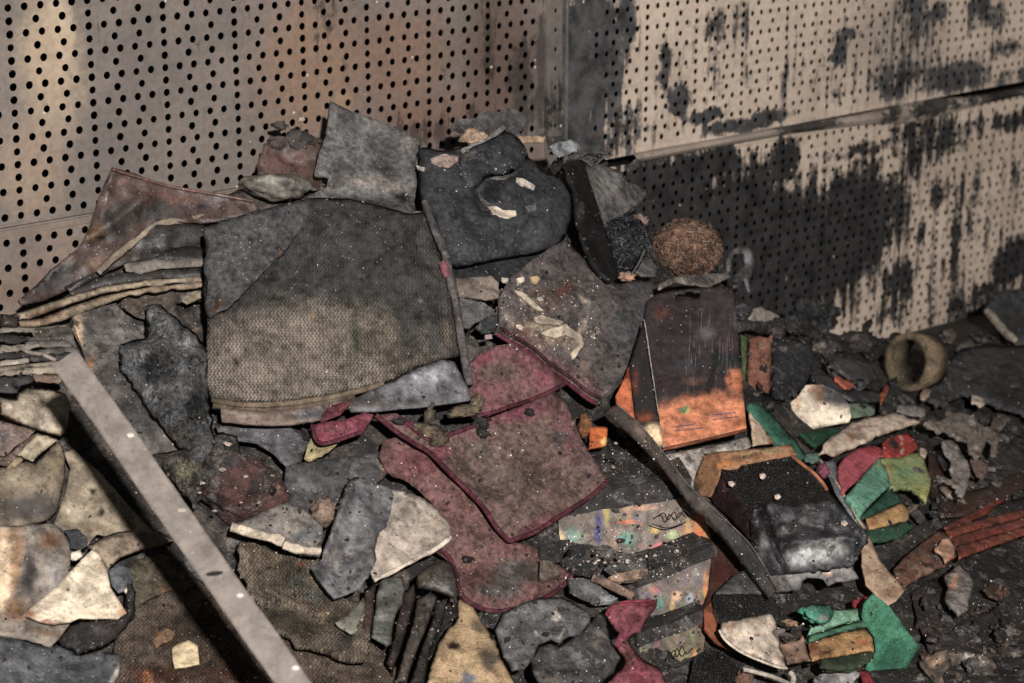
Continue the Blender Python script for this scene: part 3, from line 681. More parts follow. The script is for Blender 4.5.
for i, (p, c) in enumerate([([(396,300),(420,302),(462,326),(458,336),(420,326),(398,312)],(206,192,176)), ([(298,400),(330,396),(352,410),(396,412),(398,426),(360,434),(316,420)],(214,196,172)),
        ([(108,232),(150,218),(200,226),(196,244),(168,262),(140,258),(110,244)],(178,150,136)), ([(426,396),(464,392),(466,404),(440,416)],(120,118,114)), ([(56,262),(84,264),(78,276),(60,274)],(200,190,180)), ([(44,416),(82,412),(76,428),(48,430)],(150,142,136)),
        ([(300,296),(370,290),(372,300),(310,306)],(140,134,128)), ([(270,350),(284,372),(302,392),(296,400),(272,374)],(130,126,120))]):
    sheet('plaster_flake', 'pale flake of fallen plaster lying on the black padded mitt', 'flake', 'C', p, col=c, mat='plaster', lift=.006, surf=ms, thick=.003, jag=.8, s=2.5, group='pale flakes on the mitt', smooth=False)
# ridge debris
t = lump('foam_fragment', 'tan foam fragment stuck on the ridge behind the mitt', 'foam', 'C', 248, 162, 40, 24, (176,146,120), 'plaster', lift=.05, rough=.5)
for i, (nm, lb, p, c, lf) in enumerate([
    ('ash_shard', 'fan-shaped thin grey ash shard standing behind the tan foam fragment', [(170,130),(200,100),(260,92),(300,70),(360,78),(370,110),(350,130),(290,160),(250,140),(210,146)], (84,82,82), .03),
    ('ash_shard', 'dark pointed ash shard right of the fan-shaped shard', [(350,110),(378,60),(400,70),(440,90),(420,130),(400,150),(372,140)], (70,70,70), .03),
    ('ash_shard', 'grey ribbon of ash draped over the top of the mitt', [(210,200),(280,170),(350,122),(364,130),(330,160),(270,186),(216,214)], (118,114,110), .125),
    ('tan_flake', 'long tan flake between the mitt and the post', [(405,160),(440,156),(500,160),(492,176),(440,180),(412,182)], (160,130,100), .06),
    ('ash_shard', 'black angular shard at the foot of the slotted post', [(500,160),(560,156),(574,176),(530,196),(506,200)], (58,56,55), .06),
    ('ash_shard', 'pale blue-grey film draped over the top of the black strap', [(516,190),(540,178),(590,172),(610,186),(604,208),(560,226),(528,220)], (140,146,150), .12)]):
    sheet(nm, lb, 'shard', 'C', p, col=c, mat='melted_film' if 'film' in lb else 'ash_board', lift=lf, gy=-.0, thick=.003, jag=1.5, amp=.006, s=3, smooth=False)
for i in range(16):
    x = 470 + random.random()*220; y = 215 + random.random()*50; L = 30 + random.random()*50; a = random.uniform(-.7, .7)
    tube('charred_twig', [(x, y), (x + L*.5*math.cos(a), y + L*.5*math.sin(a) - 8), (x + L*math.cos(a), y + L*math.sin(a) + random.uniform(-8, 14))], random.uniform(.0016, .0034), None, None, random.uniform(.06, .11), 'C',
         random.choice([(52,48,46),(78,72,68),(104,100,96)]), 'ash_board', 6, 'thin charred strand in the tangle at the top of the black strap', 'strand', True, group='charred strands round the strap top', jit=.3)
sheet('melted_sheet', 'smoky grey melted plastic sheet right of the black strap', 'plastic', 'C',
      [(636,240),(690,256),(762,280),(770,310),(800,322),(848,345),(836,372),(770,425),(720,470),(690,486),(664,400),(650,320)], col=(108,104,102),
      paint=[(700,330,60,60,0,(126,122,118)),(800,350,50,30,20,(92,88,86)),(730,430,60,20,-40,(84,80,78)),(640,300,20,80,0,(66,64,64))], mat='melted_film', lift=.07, gy=.03, amp=.010, folds=[(640,250,690,480,.012,5),(700,480,845,350,.008,3)], jag=.8)
tube('rolled_edge', [(690,484),(740,452),(800,405),(850,384),(886,378)], .003, None, None, .075, 'C', (44,42,42), 'charred', 6, 'thin black rolled edge along the bottom of the smoky plastic sheet', 'plastic', jit=.4)
sheet('black_strap', 'glossy black flat strap slanting down from the ridge', 'strap', 'C',
      [(556,254),(590,240),(622,236),(640,290),(664,356),(690,440),(716,520),(746,628),(738,650),(714,652),(684,634),(652,590),(620,520),(600,440),(592,340),(572,300)],
      col=(28,27,27), paint=[(620,420,20,50,0,(66,58,54),.8)], mat='dark_plastic', lift=.13, gy=.02, thick=.010, amp=.003, s=3.5, bulge=.004, bw=4, folds=[(640,260,735,610,.004,2)])

# ------------------------------------------------------------------ wool balls beside the strap
def wire_ball(name, label, cat, crop, x, y, r_px, n, cols, wr, lift, seed, squash=.85):
    rnd = random.Random(seed); (px, py), = cv(crop, [(x, y)]); k = CROP[crop][2]
    Y = D(px, py) - lift; c = at(px, py, Y); R = r_px/k*Y/F*1.03
    V, Fc, CC = [], [], []
    for s in range(n):
        ax = Vector((rnd.gauss(0, 1), rnd.gauss(0, 1), rnd.gauss(0, 1))).normalized()
        u = ax.orthogonal().normalized(); w = ax.cross(u)
        off = rnd.uniform(-.75, .75); rad = math.sqrt(1 - off*off)*rnd.uniform(.86, 1.04); a0 = rnd.uniform(0, 6.28); L = rnd.uniform(1.2, 4.5)
        m = int(8 + L*5); col = lin(rnd.choice(cols)); wob = rnd.uniform(0, 50)
        pts = []
        for i in range(m + 1):
            a = a0 + L*i/m
            q = (u*math.cos(a) + w*math.sin(a))*rad + ax*off
            q = q + noise.noise_vector(q*3.5 + Vector((wob, 0, 0)))*.16
            pts.append(c + Vector((q.x, q.y*.9, q.z*squash))*R)
        for i, p in enumerate(pts):
            t = (pts[min(m, i + 1)] - pts[max(0, i - 1)]).normalized(); a = t.orthogonal().normalized(); b = t.cross(a)
            for g in range(4): V.append(p + (a*math.cos(g*1.571) + b*math.sin(g*1.571))*wr); CC.append(col)
            if i:
                o = len(V) - 8
                for g in range(4): Fc.append([o + g, o + (g + 1) % 4, o + 4 + (g + 1) % 4, o + 4 + g])
    o = mesh_obj(name, V, Fc, 'rusty', None, CC, True); tag(o, label, cat)
    l = lump('wool_core', None, None, crop, x, y, r_px*.86, r_px*.86*squash, cols[0], 'rusty', lift, rough=.12, parent=o, sub=3)
    return o
wire_ball('steel_wool_ball', 'rusty orange-brown ball of steel wool standing on the black carton', 'scourer', 'D', 512, 275, 132, 620, [(96,70,58),(150,108,84),(168,120,92),(124,90,72),(92,74,66),(112,102,92)], .0007, .09, 3)
wire_ball('steel_wool_ball', 'black glittering ball of burnt wool between strap and rusty ball', 'scourer', 'D', 262, 262, 100, 420, [(30,31,34),(48,50,55),(20,21,23),(84,88,94)], .0007, .06, 5, 1.15)
lump('debris_crumb', 'tan crumb wedged above the black burnt wool ball', 'crumb', 'D', 320, 165, 36, 26, (150,122,104), 'ash_board', .10, rough=.7, sub=3)
lump('debris_crumb', 'orange-tan crumb at the tip of the black strap', 'crumb', 'D', 268, 388, 32, 18, (170,122,92), 'ash_board', .10, rough=.6, sub=3)
sheet('ash_shard', 'grey shard standing between the two wool balls', 'shard', 'D', [(300,370),(330,330),(372,310),(392,350),(384,390),(340,384)], col=(96,94,92), mat='ash_board', lift=.11, jag=1.5, s=3)
tube('wire', [(288,380),(318,330),(340,280)], .0018, None, None, .12, 'D', (100,98,96), 'steel', 6, 'thin grey wire leaning beside the black wool ball', 'wire')
sheet('curled_film', 'black and grey curled film hanging right of the rusty ball', 'film', 'D',
      [(680,290),(720,262),(762,272),(790,310),(784,360),(760,410),(764,450),(740,400),(720,440),(690,432),(700,380),(740,340),(735,300),(700,300),(692,370),(668,380),(665,330)],
      col=(92,92,94), paint=[(765,300,30,50,0,(150,152,156),.8)], mat='melted_film', lift=.10, thick=.006, jag=1, s=3, bulge=.012, bw=5)
lump('melted_bead', 'small glossy black bead below the curled film', 'bead', 'D', 708, 404, 22, 16, (60,60,62), 'dark_plastic', .12, rough=.2, sub=3)
sheet('torn_cardboard', 'torn grey cardboard flap lying on top of the hanging-slot carton', 'cardboard', 'D',
      [(400,420),(440,392),(520,382),(560,380),(680,372),(690,384),(640,410),(600,432),(540,420),(470,410),(430,426),(400,440)], col=(130,120,112), paint=[(560,400,60,20,0,(90,84,80))], mat='ash_board', lift=.19, jag=1.2, s=3, gy=-.02)
# ------------------------------------------------------------------ grey felt cloth right of the quilt
rb_ = random.Random(5)
blot = [(rb_.uniform(505, 600), rb_.uniform(272, 372), rb_.uniform(3, 11), rb_.uniform(2, 5), rb_.uniform(-60, 60), rb_.choice([(150,132,116),(60,56,56),(170,152,134),(112,78,72),(70,64,64),(136,112,98)]), .7) for _ in range(34)]
f2 = sheet('felt_cloth', 'grey-brown felt cloth with burgundy welt and cream crumbs, right of the quilted cloth', 'cloth', 'P',
      [(568,240),(575,250),(590,264),(602,279),(620,284),(640,280),(658,283),(648,306),(645,330),(632,365),(616,386),(597,403),(585,396),(562,378),(548,368),(530,352),(512,342),(496,334),(500,322),(498,300),(510,278),(530,262),(552,246)],
      col=(92,84,82), paint=[(575,378,60,14,35,(118,86,84),.8),(530,335,30,14,25,(120,84,78),.7),(545,330,30,16,20,(150,128,104),.7),(540,300,26,16,10,(104,86,78)),(565,290,14,6,-50,(120,78,70)),(630,320,24,50,20,(80,78,80)),(572,345,8,6,0,(180,160,138))] + blot,
      mat='felt', lift=.085, gy=.03, thick=.007, amp=.009, freq=.02, folds=[(600,282,590,395,.006,8),(545,290,575,360,.005,10)])
fs_ = o_surf[f2.name]
tube('welt', [(497,334),(512,343),(530,353),(548,370),(565,381),(585,397),(597,404)], .0034, f2, fs_, .002, 'P', (112,48,62), 'felt')
tube('welt', [(500,328),(516,338),(534,349),(552,365),(570,377),(588,392),(600,398)], .0028, f2, fs_, .003, 'P', (84,46,52), 'felt')
tube('welt', [(597,404),(616,387),(632,366),(645,331),(649,306),(658,283)], .0022, f2, fs_, .001, 'P', (84,74,76), 'felt')
for p, c in [([(640,470),(700,440),(760,430),(800,410),(860,450),(905,480),(920,540),(880,600),(850,640),(840,600),(890,540),(860,500),(800,480),(740,500),(690,490)], (196,176,150)),
             ([(600,370),(650,350),(700,370),(790,395),(780,412),(700,412),(640,410),(610,390)], (170,150,132)),
             ([(400,110),(440,120),(430,140),(405,136)], (200,186,166)), ([(490,115),(530,104),(540,130),(505,150)], (206,190,170)), ([(580,110),(620,96),(640,120),(620,150),(590,140)], (186,150,104)),
             ([(480,190),(520,200),(580,250),(650,310),(660,330),(620,320),(560,270),(500,220)], (180,164,140)), ([(486,414),(512,410),(536,432),(520,448),(490,436)], (220,206,180)),
             ([(620,236),(650,232),(664,254),(630,262)], (190,180,166)), ([(290,480),(330,478),(334,500),(300,506)], (176,140,140))]:
    sheet('plaster_flake', 'cream flake of fallen plaster on the grey-brown felt cloth', 'flake', 'a', p, col=c, mat='plaster', lift=.006, surf=fs_, thick=.003, jag=1, s=2.2, smooth=False, group='cream flakes on the felt cloth')
for lb, p, c, m_ in [('tan-grey slat tip sliding under the padded mitt', [(105,118),(330,104),(372,150),(380,236),(300,250),(190,236),(120,226)], (128,112,100), 'scorched_paper'),
                 ('dark grey curved splinter on the felt cloth edge', [(370,190),(440,180),(500,220),(590,300),(580,330),(520,310),(440,260),(390,226)], (76,74,74), 'ash_board'),
                 ('smooth grey sheet below the tan-grey slat tip', [(125,240),(280,272),(350,320),(340,345),(230,400),(190,440),(150,430),(130,330)], (84,82,82), 'ash_board'),
                 ('black leaf-shaped splinter above the small pink cloth', [(225,430),(290,370),(350,335),(455,370),(452,392),(400,420),(320,470),(270,466)], (54,56,58), 'ash_board'),
                 ('dark flat chip among the cream crumbs', [(470,170),(520,148),(600,170),(610,200),(560,216),(500,200)], (62,62,66), 'ash_board'),
                 ('pinkish fabric shred above the burgundy welt', [(360,300),(420,290),(520,340),(610,360),(640,390),(560,390),(450,350),(370,340)], (120,84,80), 'felt')]:
    sheet('splinter', lb, 'splinter', 'a', p, col=c, mat=m_, lift=.075 if 'slat' not in lb else .085, thick=.004, jag=1, s=3, smooth=False)
# ------------------------------------------------------------------ pink cloths
def piped(name, label, pts, col, paint, lift, welts, gy=.02, seams=(), **kw):
    mx = lambda c: tuple(a*.74 + b*.26 for a, b in zip(c, (104, 84, 74)))
    c = sheet(name, label, 'cloth', 'P', pts, col=mx(col), paint=[tuple(list(q_[:5]) + [mx(q_[5])] + list(q_[6:])) for q_ in paint], mat='felt', lift=lift, gy=gy, thick=.007, **kw)
    sf = o_surf[c.name]
    for w, r in welts: tube('welt', w, r, c, sf, .002, 'P', (100,46,57), 'felt')
    for w in seams: tube('seam', w, .0009, c, sf, .0006, 'P', (128,98,94), 'felt')
    return c
piped('pink_cloth', 'dusty pink cloth piece running down under the larger pink cloth to the frame bottom',
      [(384,440),(400,436),(425,450),(450,470),(480,505),(505,540),(533,546),(556,562),(572,574),(560,588),(540,600),(515,609),(490,611),(470,604),(458,594),(455,572),(447,560),(432,546),(438,520),(430,500),(408,482),(386,472),(380,455)],
      (128,82,80), [(420,460,30,20,0,(140,76,82)),(500,590,30,12,0,(90,84,84)),(510,575,26,20,0,(96,90,90)),(470,540,30,30,0,(120,84,80)),(530,570,20,16,0,(70,64,62))], .045,
      [([(433,546),(448,556),(456,574),(460,592),(472,604),(492,611),(518,608),(544,598),(562,587),(573,574)],.0032)], amp=.008, folds=[(480,570,478,604,.012,5),(500,590,550,586,.008,8)])
piped('pink_cloth', 'small dusty pink cloth piece directly under the felt cloth welt',
      [(462,372),(478,356),(496,346),(512,343),(532,356),(548,370),(566,384),(545,396),(520,405),(488,416),(470,414),(468,395)],
      (134,78,86), [(500,372,30,14,0,(116,88,82)),(480,356,16,10,0,(150,68,88)),(520,392,20,10,0,(124,84,84)),(545,378,14,10,40,(140,66,84))], .07,
      [([(470,417),(490,413),(515,405),(540,396),(565,384)],.0030)], amp=.004)
pk = piped('pink_cloth', 'largest dusty pink cloth with magenta top edge, stitched seams and dark welt',
      [(376,415),(396,413),(412,422),(432,432),(452,432),(472,424),(500,414),(530,402),(556,391),(568,406),(582,440),(596,462),(608,480),(590,497),(560,516),(535,532),(510,540),(496,526),(484,507),(468,490),(448,470),(430,452),(412,442),(394,430)],
      (116,88,82), [(430,424,60,12,10,(152,52,92),.8),(420,418,18,8,0,(168,44,104),.8),(520,412,50,14,-15,(140,62,88),.8),(440,450,20,14,30,(140,64,84),.9),(565,430,18,40,-20,(130,74,84),.8),(560,438,10,14,0,(70,66,68),.6),(530,530,40,10,-35,(132,70,84),.8),(500,480,40,26,0,(106,86,80)),(480,450,20,12,0,(96,84,76)),(590,470,12,16,0,(140,106,108),.8)], .082,
      [([(376,415),(394,430),(412,442),(430,453),(448,471),(468,491),(484,508),(496,527),(509,541)],.0036), ([(509,541),(535,532),(560,516),(590,497),(608,480)],.0036),
       ([(400,417),(430,440),(455,433),(490,419)],.003)], seams=[[(495,498),(540,476),(582,446)],[(452,462),(490,440),(520,425)],[(545,400),(570,432),(584,446)]], amp=.006)
pks = o_surf[pk.name]
piped('pink_scrap', 'bright pink folded cloth scrap left of the big pink cloth', [(312,425),(322,422),(345,420),(365,412),(374,415),(362,432),(345,436),(326,442),(316,440)], (150,56,80), [(338,428,16,5,0,(110,60,66))], .09,
      [([(312,425),(317,441),(328,443),(362,432)],.003)], amp=.003)
sheet('yellow_scrap', 'dirty yellow paper scrap below the bright pink scrap', 'paper', 'G', [(384,246),(398,200),(410,168),(426,196),(450,200),(498,186),(470,214),(440,236),(400,250)], col=(178,160,108), mat='scorched_paper', lift=.06, jag=1)
for p in [[(155,360),(180,340),(190,310),(215,312),(214,350),(240,368),(276,384),(270,420),(240,436),(210,428),(185,432),(190,400),(165,390)], [(270,300),(310,290),(350,300),(356,250),(372,246),(390,290),(384,320),(340,336),(290,330)]]:
    pass
for i, (x, y, rx, ry, rot) in enumerate([(200,330,16,34,.2),(200,376,46,20,.3),(235,405,30,26,0),(320,310,48,20,-.1),(365,285,20,36,.3),(380,350,26,22,0),(385,385,20,16,.4),(98,345,22,9,0),(545,315,16,12,0)]):
    o = lump('charred_clump', 'knobbly brown-black clump stuck to the big pink cloth', 'clump', 'J', x, y, rx, ry, (104,88,66) if i < 5 else (48,46,46), 'ash_board', .10, rough=.8, freq=2.6, rot=rot, group='clumps on the pink cloth', sub=3); o['label'] = ['small knob of brown clump standing on the left','brown clump at the left with black crumbs below it','second brown clump below the knob','long caterpillar-like tan clump under the foil corner','upright brown clump at the right end of the long one','black clump right of the long tan clump','lowest black clump','small grey clump near the left welt','little black lump on the right half'][i] + ', on the pink cloth'
# ------------------------------------------------------------------ cartons
def carton(name, label, front, back, col, paint, cat='carton', mat='print', band=None, top_paint=None, crop='P', top_mat='charred', top_col=(56,52,50)):
    """front: TL TR BR BL as (x, y, Y); back: the top face's far corners TL' TR'"""
    root = empty(name, at(*cv(crop, [(front[3][0], front[3][1])])[0], front[3][2]), label, cat)
    P = [at(*cv(crop, [(q[0], q[1])])[0], q[2]) for q in front]; B = [at(*cv(crop, [(q[0], q[1])])[0], q[2]) for q in back]
    ins = (B[0] - P[0]); Pb = [B[0], B[1], P[2] + (B[1] - P[1]), P[3] + (B[0] - P[0])]
    allp = P + Pb; cen = sum(allp, Vector((0,0,0)))/8
    def body(nm, pts, faces, c, pt, m, sub=14, jit=.0008):
        bm = bmesh.new(); bv = [bm.verts.new(p) for p in pts]
        for f in faces: bm.faces.new([bv[i] for i in f])
        bmesh.ops.recalc_face_normals(bm, faces=bm.faces); bmesh.ops.subdivide_edges(bm, edges=bm.edges, cuts=sub, use_grid_fill=True)
        for v in bm.verts: v.co += noise.noise_vector(v.co*30)*jit*2 + noise.noise_vector(v.co*90)*jit
        bm.verts.index_update(); VV = [v.co.copy() for v in bm.verts]; fs = [[v.index for v in f.verts] for f in bm.faces]; bm.free()
        pf = paint_fn(c, pt, CROP[crop][2], CROP[crop][0], CROP[crop][1], 1.2, 3)
        return mesh_obj(nm, VV, fs, m, root, [pf(*px_of(v)) for v in VV], smooth=False)
    body('carton_body', allp, BOXF, col, paint, mat, 44, .0004)
    # lid: a slab proud of the top, its front edge a dark band
    n = (P[1] - P[0]).cross(B[0] - P[0]).normalized()
    if n.z < 0: n = -n
    dn = (P[3] - P[0])
    bw = band or .3
    sp = lambda p: p + (p - (P[0]+P[1]+B[0]+B[1])/4)*.02
    T = [sp(P[0]), sp(P[1]), sp(B[1]), sp(B[0])]
    fwd = (P[0] - B[0]).normalized()*.003
    T[0] += fwd; T[1] += fwd
    lo = [t + dn*bw for t in T]; hi = [t + n*.002 for t in T]
    body('carton_lid', hi + lo, BOXF, top_col, top_paint, top_mat, 8, .0015)
    return root
prt = [(572,535,9,12,0,(92,140,120),.6),(598,530,4,30,4,(50,70,140),.3),(628,538,12,9,0,(84,140,124),.6),(606,512,4,20,0,(180,160,70),.6),(626,522,14,2.5,-3,(200,92,62),.4),(655,530,6,5,0,(214,164,80),.6),(658,546,8,4,-20,(214,96,104),.5),(672,535,9,7,0,(140,168,110),.7),
       (640,508,24,4,-3,(190,140,110),.6),(700,524,7,22,5,(206,98,40),.3),(688,530,6,18,5,(188,128,70),.6),(708,536,6,10,0,(190,130,60),.5),(575,556,14,5,0,(170,90,70),.5),(560,540,6,14,0,(196,170,120),.6)]
carton('printed_carton', 'upper printed carton with a blue stripe and orange end, below the pink cloth', [(556,497,2.875),(690,477,2.93),(714,545,2.895),(563,572,2.84)], [(556,444,3.03),(664,434,3.07)], (118,102,88), prt, band=.24,
       top_paint=[(660,462,20,8,0,(150,140,130),.7),(600,440,30,8,0,(50,46,44))])
carton('printed_carton', 'middle printed carton with a faded pinkish front and dark lid edge', [(636,577,2.80),(712,546,2.84),(706,612,2.80),(645,638,2.765)], [(566,550,2.93),(668,520,2.97)], (112,96,88),
       [(660,604,5,9,10,(84,150,128),.6),(676,596,7,7,0,(200,150,110),.6),(690,598,6,8,0,(140,150,160),.6),(706,590,4,26,0,(204,120,50),.5),(672,606,4,7,0,(216,170,90),.6),(654,590,6,6,0,(190,90,90),.6),(655,626,12,3,-15,(96,96,130),.5)], band=.17)
carton('printed_carton', 'lowest printed carton with lettering, at the frame bottom', [(638,635,2.72),(708,609,2.76),(698,700,2.70),(648,715,2.66)], [(610,622,2.80),(680,598,2.84)], (104,90,64),
       [(694,668,5,24,5,(196,140,50),.5),(672,672,6,6,0,(96,140,80),.6),(666,676,5,5,0,(190,110,70),.6),(678,655,16,8,0,(140,128,86),.5)], band=.14)
# handwriting-like brand script on the printed cartons (illegible swashes)
for pts, Y in [([(656,517),(664,513),(668,520),(674,512),(678,518),(684,510),(690,515)],2.862), ([(652,524),(668,528),(686,522)],2.862),
               ([(668,660),(674,650),(677,657),(682,646),(686,654),(692,648)],2.675), ([(668,664),(680,666),(692,659)],2.675)]:
    tube('printed_swash', pts, .0009, bpy.data.objects['printed_carton' if Y > 2.8 else 'printed_carton.002'], None, 0, 'P', (40,34,40), 'paper', 5, Ys=[Y]*len(pts))
# hanging carton with euro slot
c1 = sheet('slotted_carton', 'hanging carton, charred black above and orange below, with a hanging slot', 'carton', 'L',
      [(243,190),(252,120),(290,92),(350,78),(460,68),(580,58),(596,200),(612,380),(632,604),(480,640),(315,678),(280,440)],
      col=(52,42,42), paint=[(470,620,300,170,-8,(206,116,74),.30),(590,420,46,60,-10,(186,100,62),.5),(520,330,26,90,4,(26,26,30),.6),(580,330,40,50,0,(30,34,40),.6),(400,360,90,40,0,(50,46,52),.7),(490,440,14,60,0,(36,28,28),.7),(540,400,10,70,0,(34,28,28),.7),(560,300,30,60,0,(34,34,36),.6),(500,400,18,60,10,(30,28,28),.6),(330,430,50,40,0,(60,44,40),.7),(480,240,60,40,0,(84,78,78),.9),(310,160,60,34,0,(96,52,42),.9),(560,280,60,60,0,(60,44,46)),
        (600,200,14,90,0,(80,74,74)),(430,420,60,20,0,(100,60,44),.8),(450,560,180,12,-8,(190,104,70),.9),(395,530,20,18,0,(84,132,80),.3),(415,530,14,20,0,(196,160,70),.5),(395,530,15,14,0,(70,124,84),.3),(530,545,60,14,-8,(170,100,90),.9),(400,590,60,12,-8,(178,104,84),.9),(600,590,30,30,0,(196,104,60))],
      mat='card', lift=.16, rigid=True, gx=.01, gy=-.12, thick=.009, amp=.001, jag=.15, s=3.2, warp=3.5, holes=[[(360,100),(376,88),(396,90),(404,80),(424,78),(434,86),(450,84),(458,94),(450,106),(400,112),(366,116)]])
cs = o_surf[c1.name]
tube('carton_edge', [(243,190),(280,440),(314,676)], .0016, c1, cs, .0012, 'L', (170,160,150), 'paper', smooth_path=False)
tube('carton_edge', [(314,677),(480,640),(632,604)], .0014, c1, cs, .0012, 'L', (120,64,44), 'paper', smooth_path=False)
for i in range(46):
    x = random.uniform(400, 590); y = random.uniform(130, 420); L = random.uniform(15, 90)
    tube('scratch', [(x, y), (x + random.uniform(-2, 2), y + L)], random.uniform(.0002, .00045), c1, cs, .0001, 'L', (112,108,108), 'paper', 5)
for y0, x0, x1 in [(556,500,600),(540,510,590),(586,350,430),(598,360,470)]:
    tube('print_line', [(x0, y0 + (x1 - x0)*.12), (x1, y0)], .0008, c1, cs, .0003, 'L', (110,84,104), 'paper', 5)
c2 = sheet('book_carton', 'narrow carton with black upper part and cream base behind the hanging carton', 'carton', 'L',
      [(184,370),(205,300),(243,190),(262,320),(300,560),(316,676),(262,672),(214,600)], col=(30,24,22), paint=[(270,640,60,60,0,(206,178,130),.5),(240,560,60,30,0,(130,52,24),.8),(210,420,16,80,0,(100,40,20),.8)],
      mat='card', lift=.11, rigid=True, gy=-.10, thick=.02, amp=0, s=3)
cs2 = o_surf[c2.name]
fc = bpy.data.curves.new('LINE', 'FONT'); fc.body = 'LINE'; fc.size = .0075; fc.extrude = .0003
fo = bpy.data.objects.new('lettering_source', fc); COL.objects.link(fo); bpy.context.view_layer.update()
fm = bpy.data.meshes.new_from_object(fo); COL.objects.unlink(fo); bpy.data.objects.remove(fo)
lt = bpy.data.objects.new('lettering', fm); COL.objects.link(lt)
p = cv('L', [(240, 640)])[0]; p2 = cv('L', [(300, 650)])[0]
A_ = at(*p, cs2(*p) - .004); B_ = at(*p2, cs2(*p2) - .004); xa = (B_ - A_).normalized(); za = (CAM - A_).normalized(); ya = za.cross(xa).normalized(); za = xa.cross(ya)
fm.transform(Matrix((xa, ya, za)).transposed().to_4x4()); lt.parent = c2; lt.location = A_ - Vector(c2['_wl'])
ink = bpy.data.materials.new('brown ink'); ink.use_nodes = True; ink.node_tree.nodes['Principled BSDF'].inputs[0].default_value = (.08, .04, .02, 1); fm.materials.append(ink)
sheet('orange_carton', 'orange carton corner fading to cream, left of the black and cream carton', 'carton', 'L', [(135,480),(160,430),(184,365),(214,600),(262,672),(240,668),(180,590),(140,520)],
      col=(190,84,36), paint=[(200,620,60,60,20,(206,176,130),.7),(180,400,20,30,0,(120,40,20))], mat='card', lift=.085, rigid=True, gy=-.08, thick=.015, amp=0, s=3)
sheet('orange_packet', 'small orange and yellow printed packet left of the orange carton', 'packet', 'L', [(44,592),(104,596),(100,664),(40,672)], col=(206,92,40), paint=[(90,650,16,14,0,(226,180,80),.5)], mat='paper', lift=.06, thick=.01, s=2.5)
lump('wood_stub', 'orange-brown burnt wooden stub next to the small orange packet', 'wood', 'L', 18, 590, 26, 46, (150,92,50), 'ash_board', .05, rough=.3, sub=3)
sheet('mottled_board', 'white and grey mottled board under the hanging carton', 'board', 'P', [(662,456),(690,450),(724,444),(748,436),(752,446),(738,452),(705,452),(697,470),(693,486),(684,480),(676,468)],
      col=(168,158,148), paint=[(690,460,8,3,0,(96,90,84)),(715,448,10,3,0,(104,96,90)),(684,474,6,6,0,(110,100,94))], mat='ash_board', lift=.055, thick=.006, s=3)
# brown and black blocks right of the hanging carton
s1 = sheet('burnt_sponge', 'brown scorched upright sponge with a green left face, right of the hanging carton', 'sponge', 'N', [(28,60),(60,50),(102,60),(98,160),(90,268),(50,258),(18,246),(22,150)], col=(126,78,62), paint=[(60,80,40,12,0,(150,96,76)),(60,250,40,14,0,(110,66,50))],
      mat='sponge', lift=.06, rigid=True, thick=.03, amp=.003, s=3, bulge=.006, bw=5)
sheet('green_face', 'green scouring face', None, 'N', [(4,48),(26,56),(22,150),(18,246),(6,230),(8,140)], col=(78,92,58), mat='sponge', lift=.004, surf=lambda x, y: o_surf[s1.name](x, y) + .01, thick=.01, parent=s1, s=3)
sheet('charred_block', 'black charred block right of the brown scorched sponge', 'block', 'N', [(102,62),(150,54),(228,72),(232,130),(210,190),(180,230),(150,252),(104,250)], col=(46,50,54), paint=[(160,90,60,20,0,(64,68,72))], mat='ash_board', lift=.05, thick=.03, s=3.5, bulge=.015, bw=8, jag=1.5, amp=.008)
sheet('green_strip', 'green scouring strip slanting down right of the hanging carton', 'scouring pad', 'N', [(28,262),(60,264),(96,290),(140,340),(176,380),(210,430),(200,436),(170,420),(120,386),(84,340),(50,300)],
      col=(52,104,82), paint=[(150,360,16,40,-40,(40,60,48))], mat='sponge', lift=.06, thick=.01, s=3)
sheet('cream_card', 'cream card edge between hanging carton and green scouring strip', 'card', 'N', [(32,290),(60,310),(112,386),(60,392),(44,396),(40,340)], col=(190,160,132), paint=[(100,380,26,20,40,(150,90,60))], mat='paper', lift=.05, s=3)
# ------------------------------------------------------------------ diagonal bar
B0 = [(604,410,2.95),(618,404,2.95),(690,486,2.83),(726,530,2.79),(752,560,2.77),(778,592,2.76),(772,602,2.76),(746,574,2.77),(716,545,2.79),(680,498,2.83)]
bar = sheet('flat_bar', 'long dark brown flat bar slanting down across the cartons to the foil pack', 'bar', 'P', [(604,411),(617,404),(637,421),(654,440),(669,459),(690,486),(717,511),(748,541),(764,565),(777,590),(769,599),(752,577),(734,553),(708,520),(694,511),(676,487),(661,467),(637,442),(612,420)],
      col=(56,45,38), paint=[(640,432,30,8,48,(92,74,58),.8),(706,502,10,8,45,(100,86,80),.8),(740,555,50,30,48,(28,27,27),.6)], mat='dark_plastic', rigid=True, lift=.145, gx=-.02, gy=-.06, thick=.008, amp=.0005, s=3)
tube('bar_lip', [(617,405),(637,422),(654,441),(669,460),(690,487),(717,512),(748,542),(764,566),(777,589)], .0012, bar, o_surf[bar.name], .002, 'P', (96,84,76), 'dark_plastic')
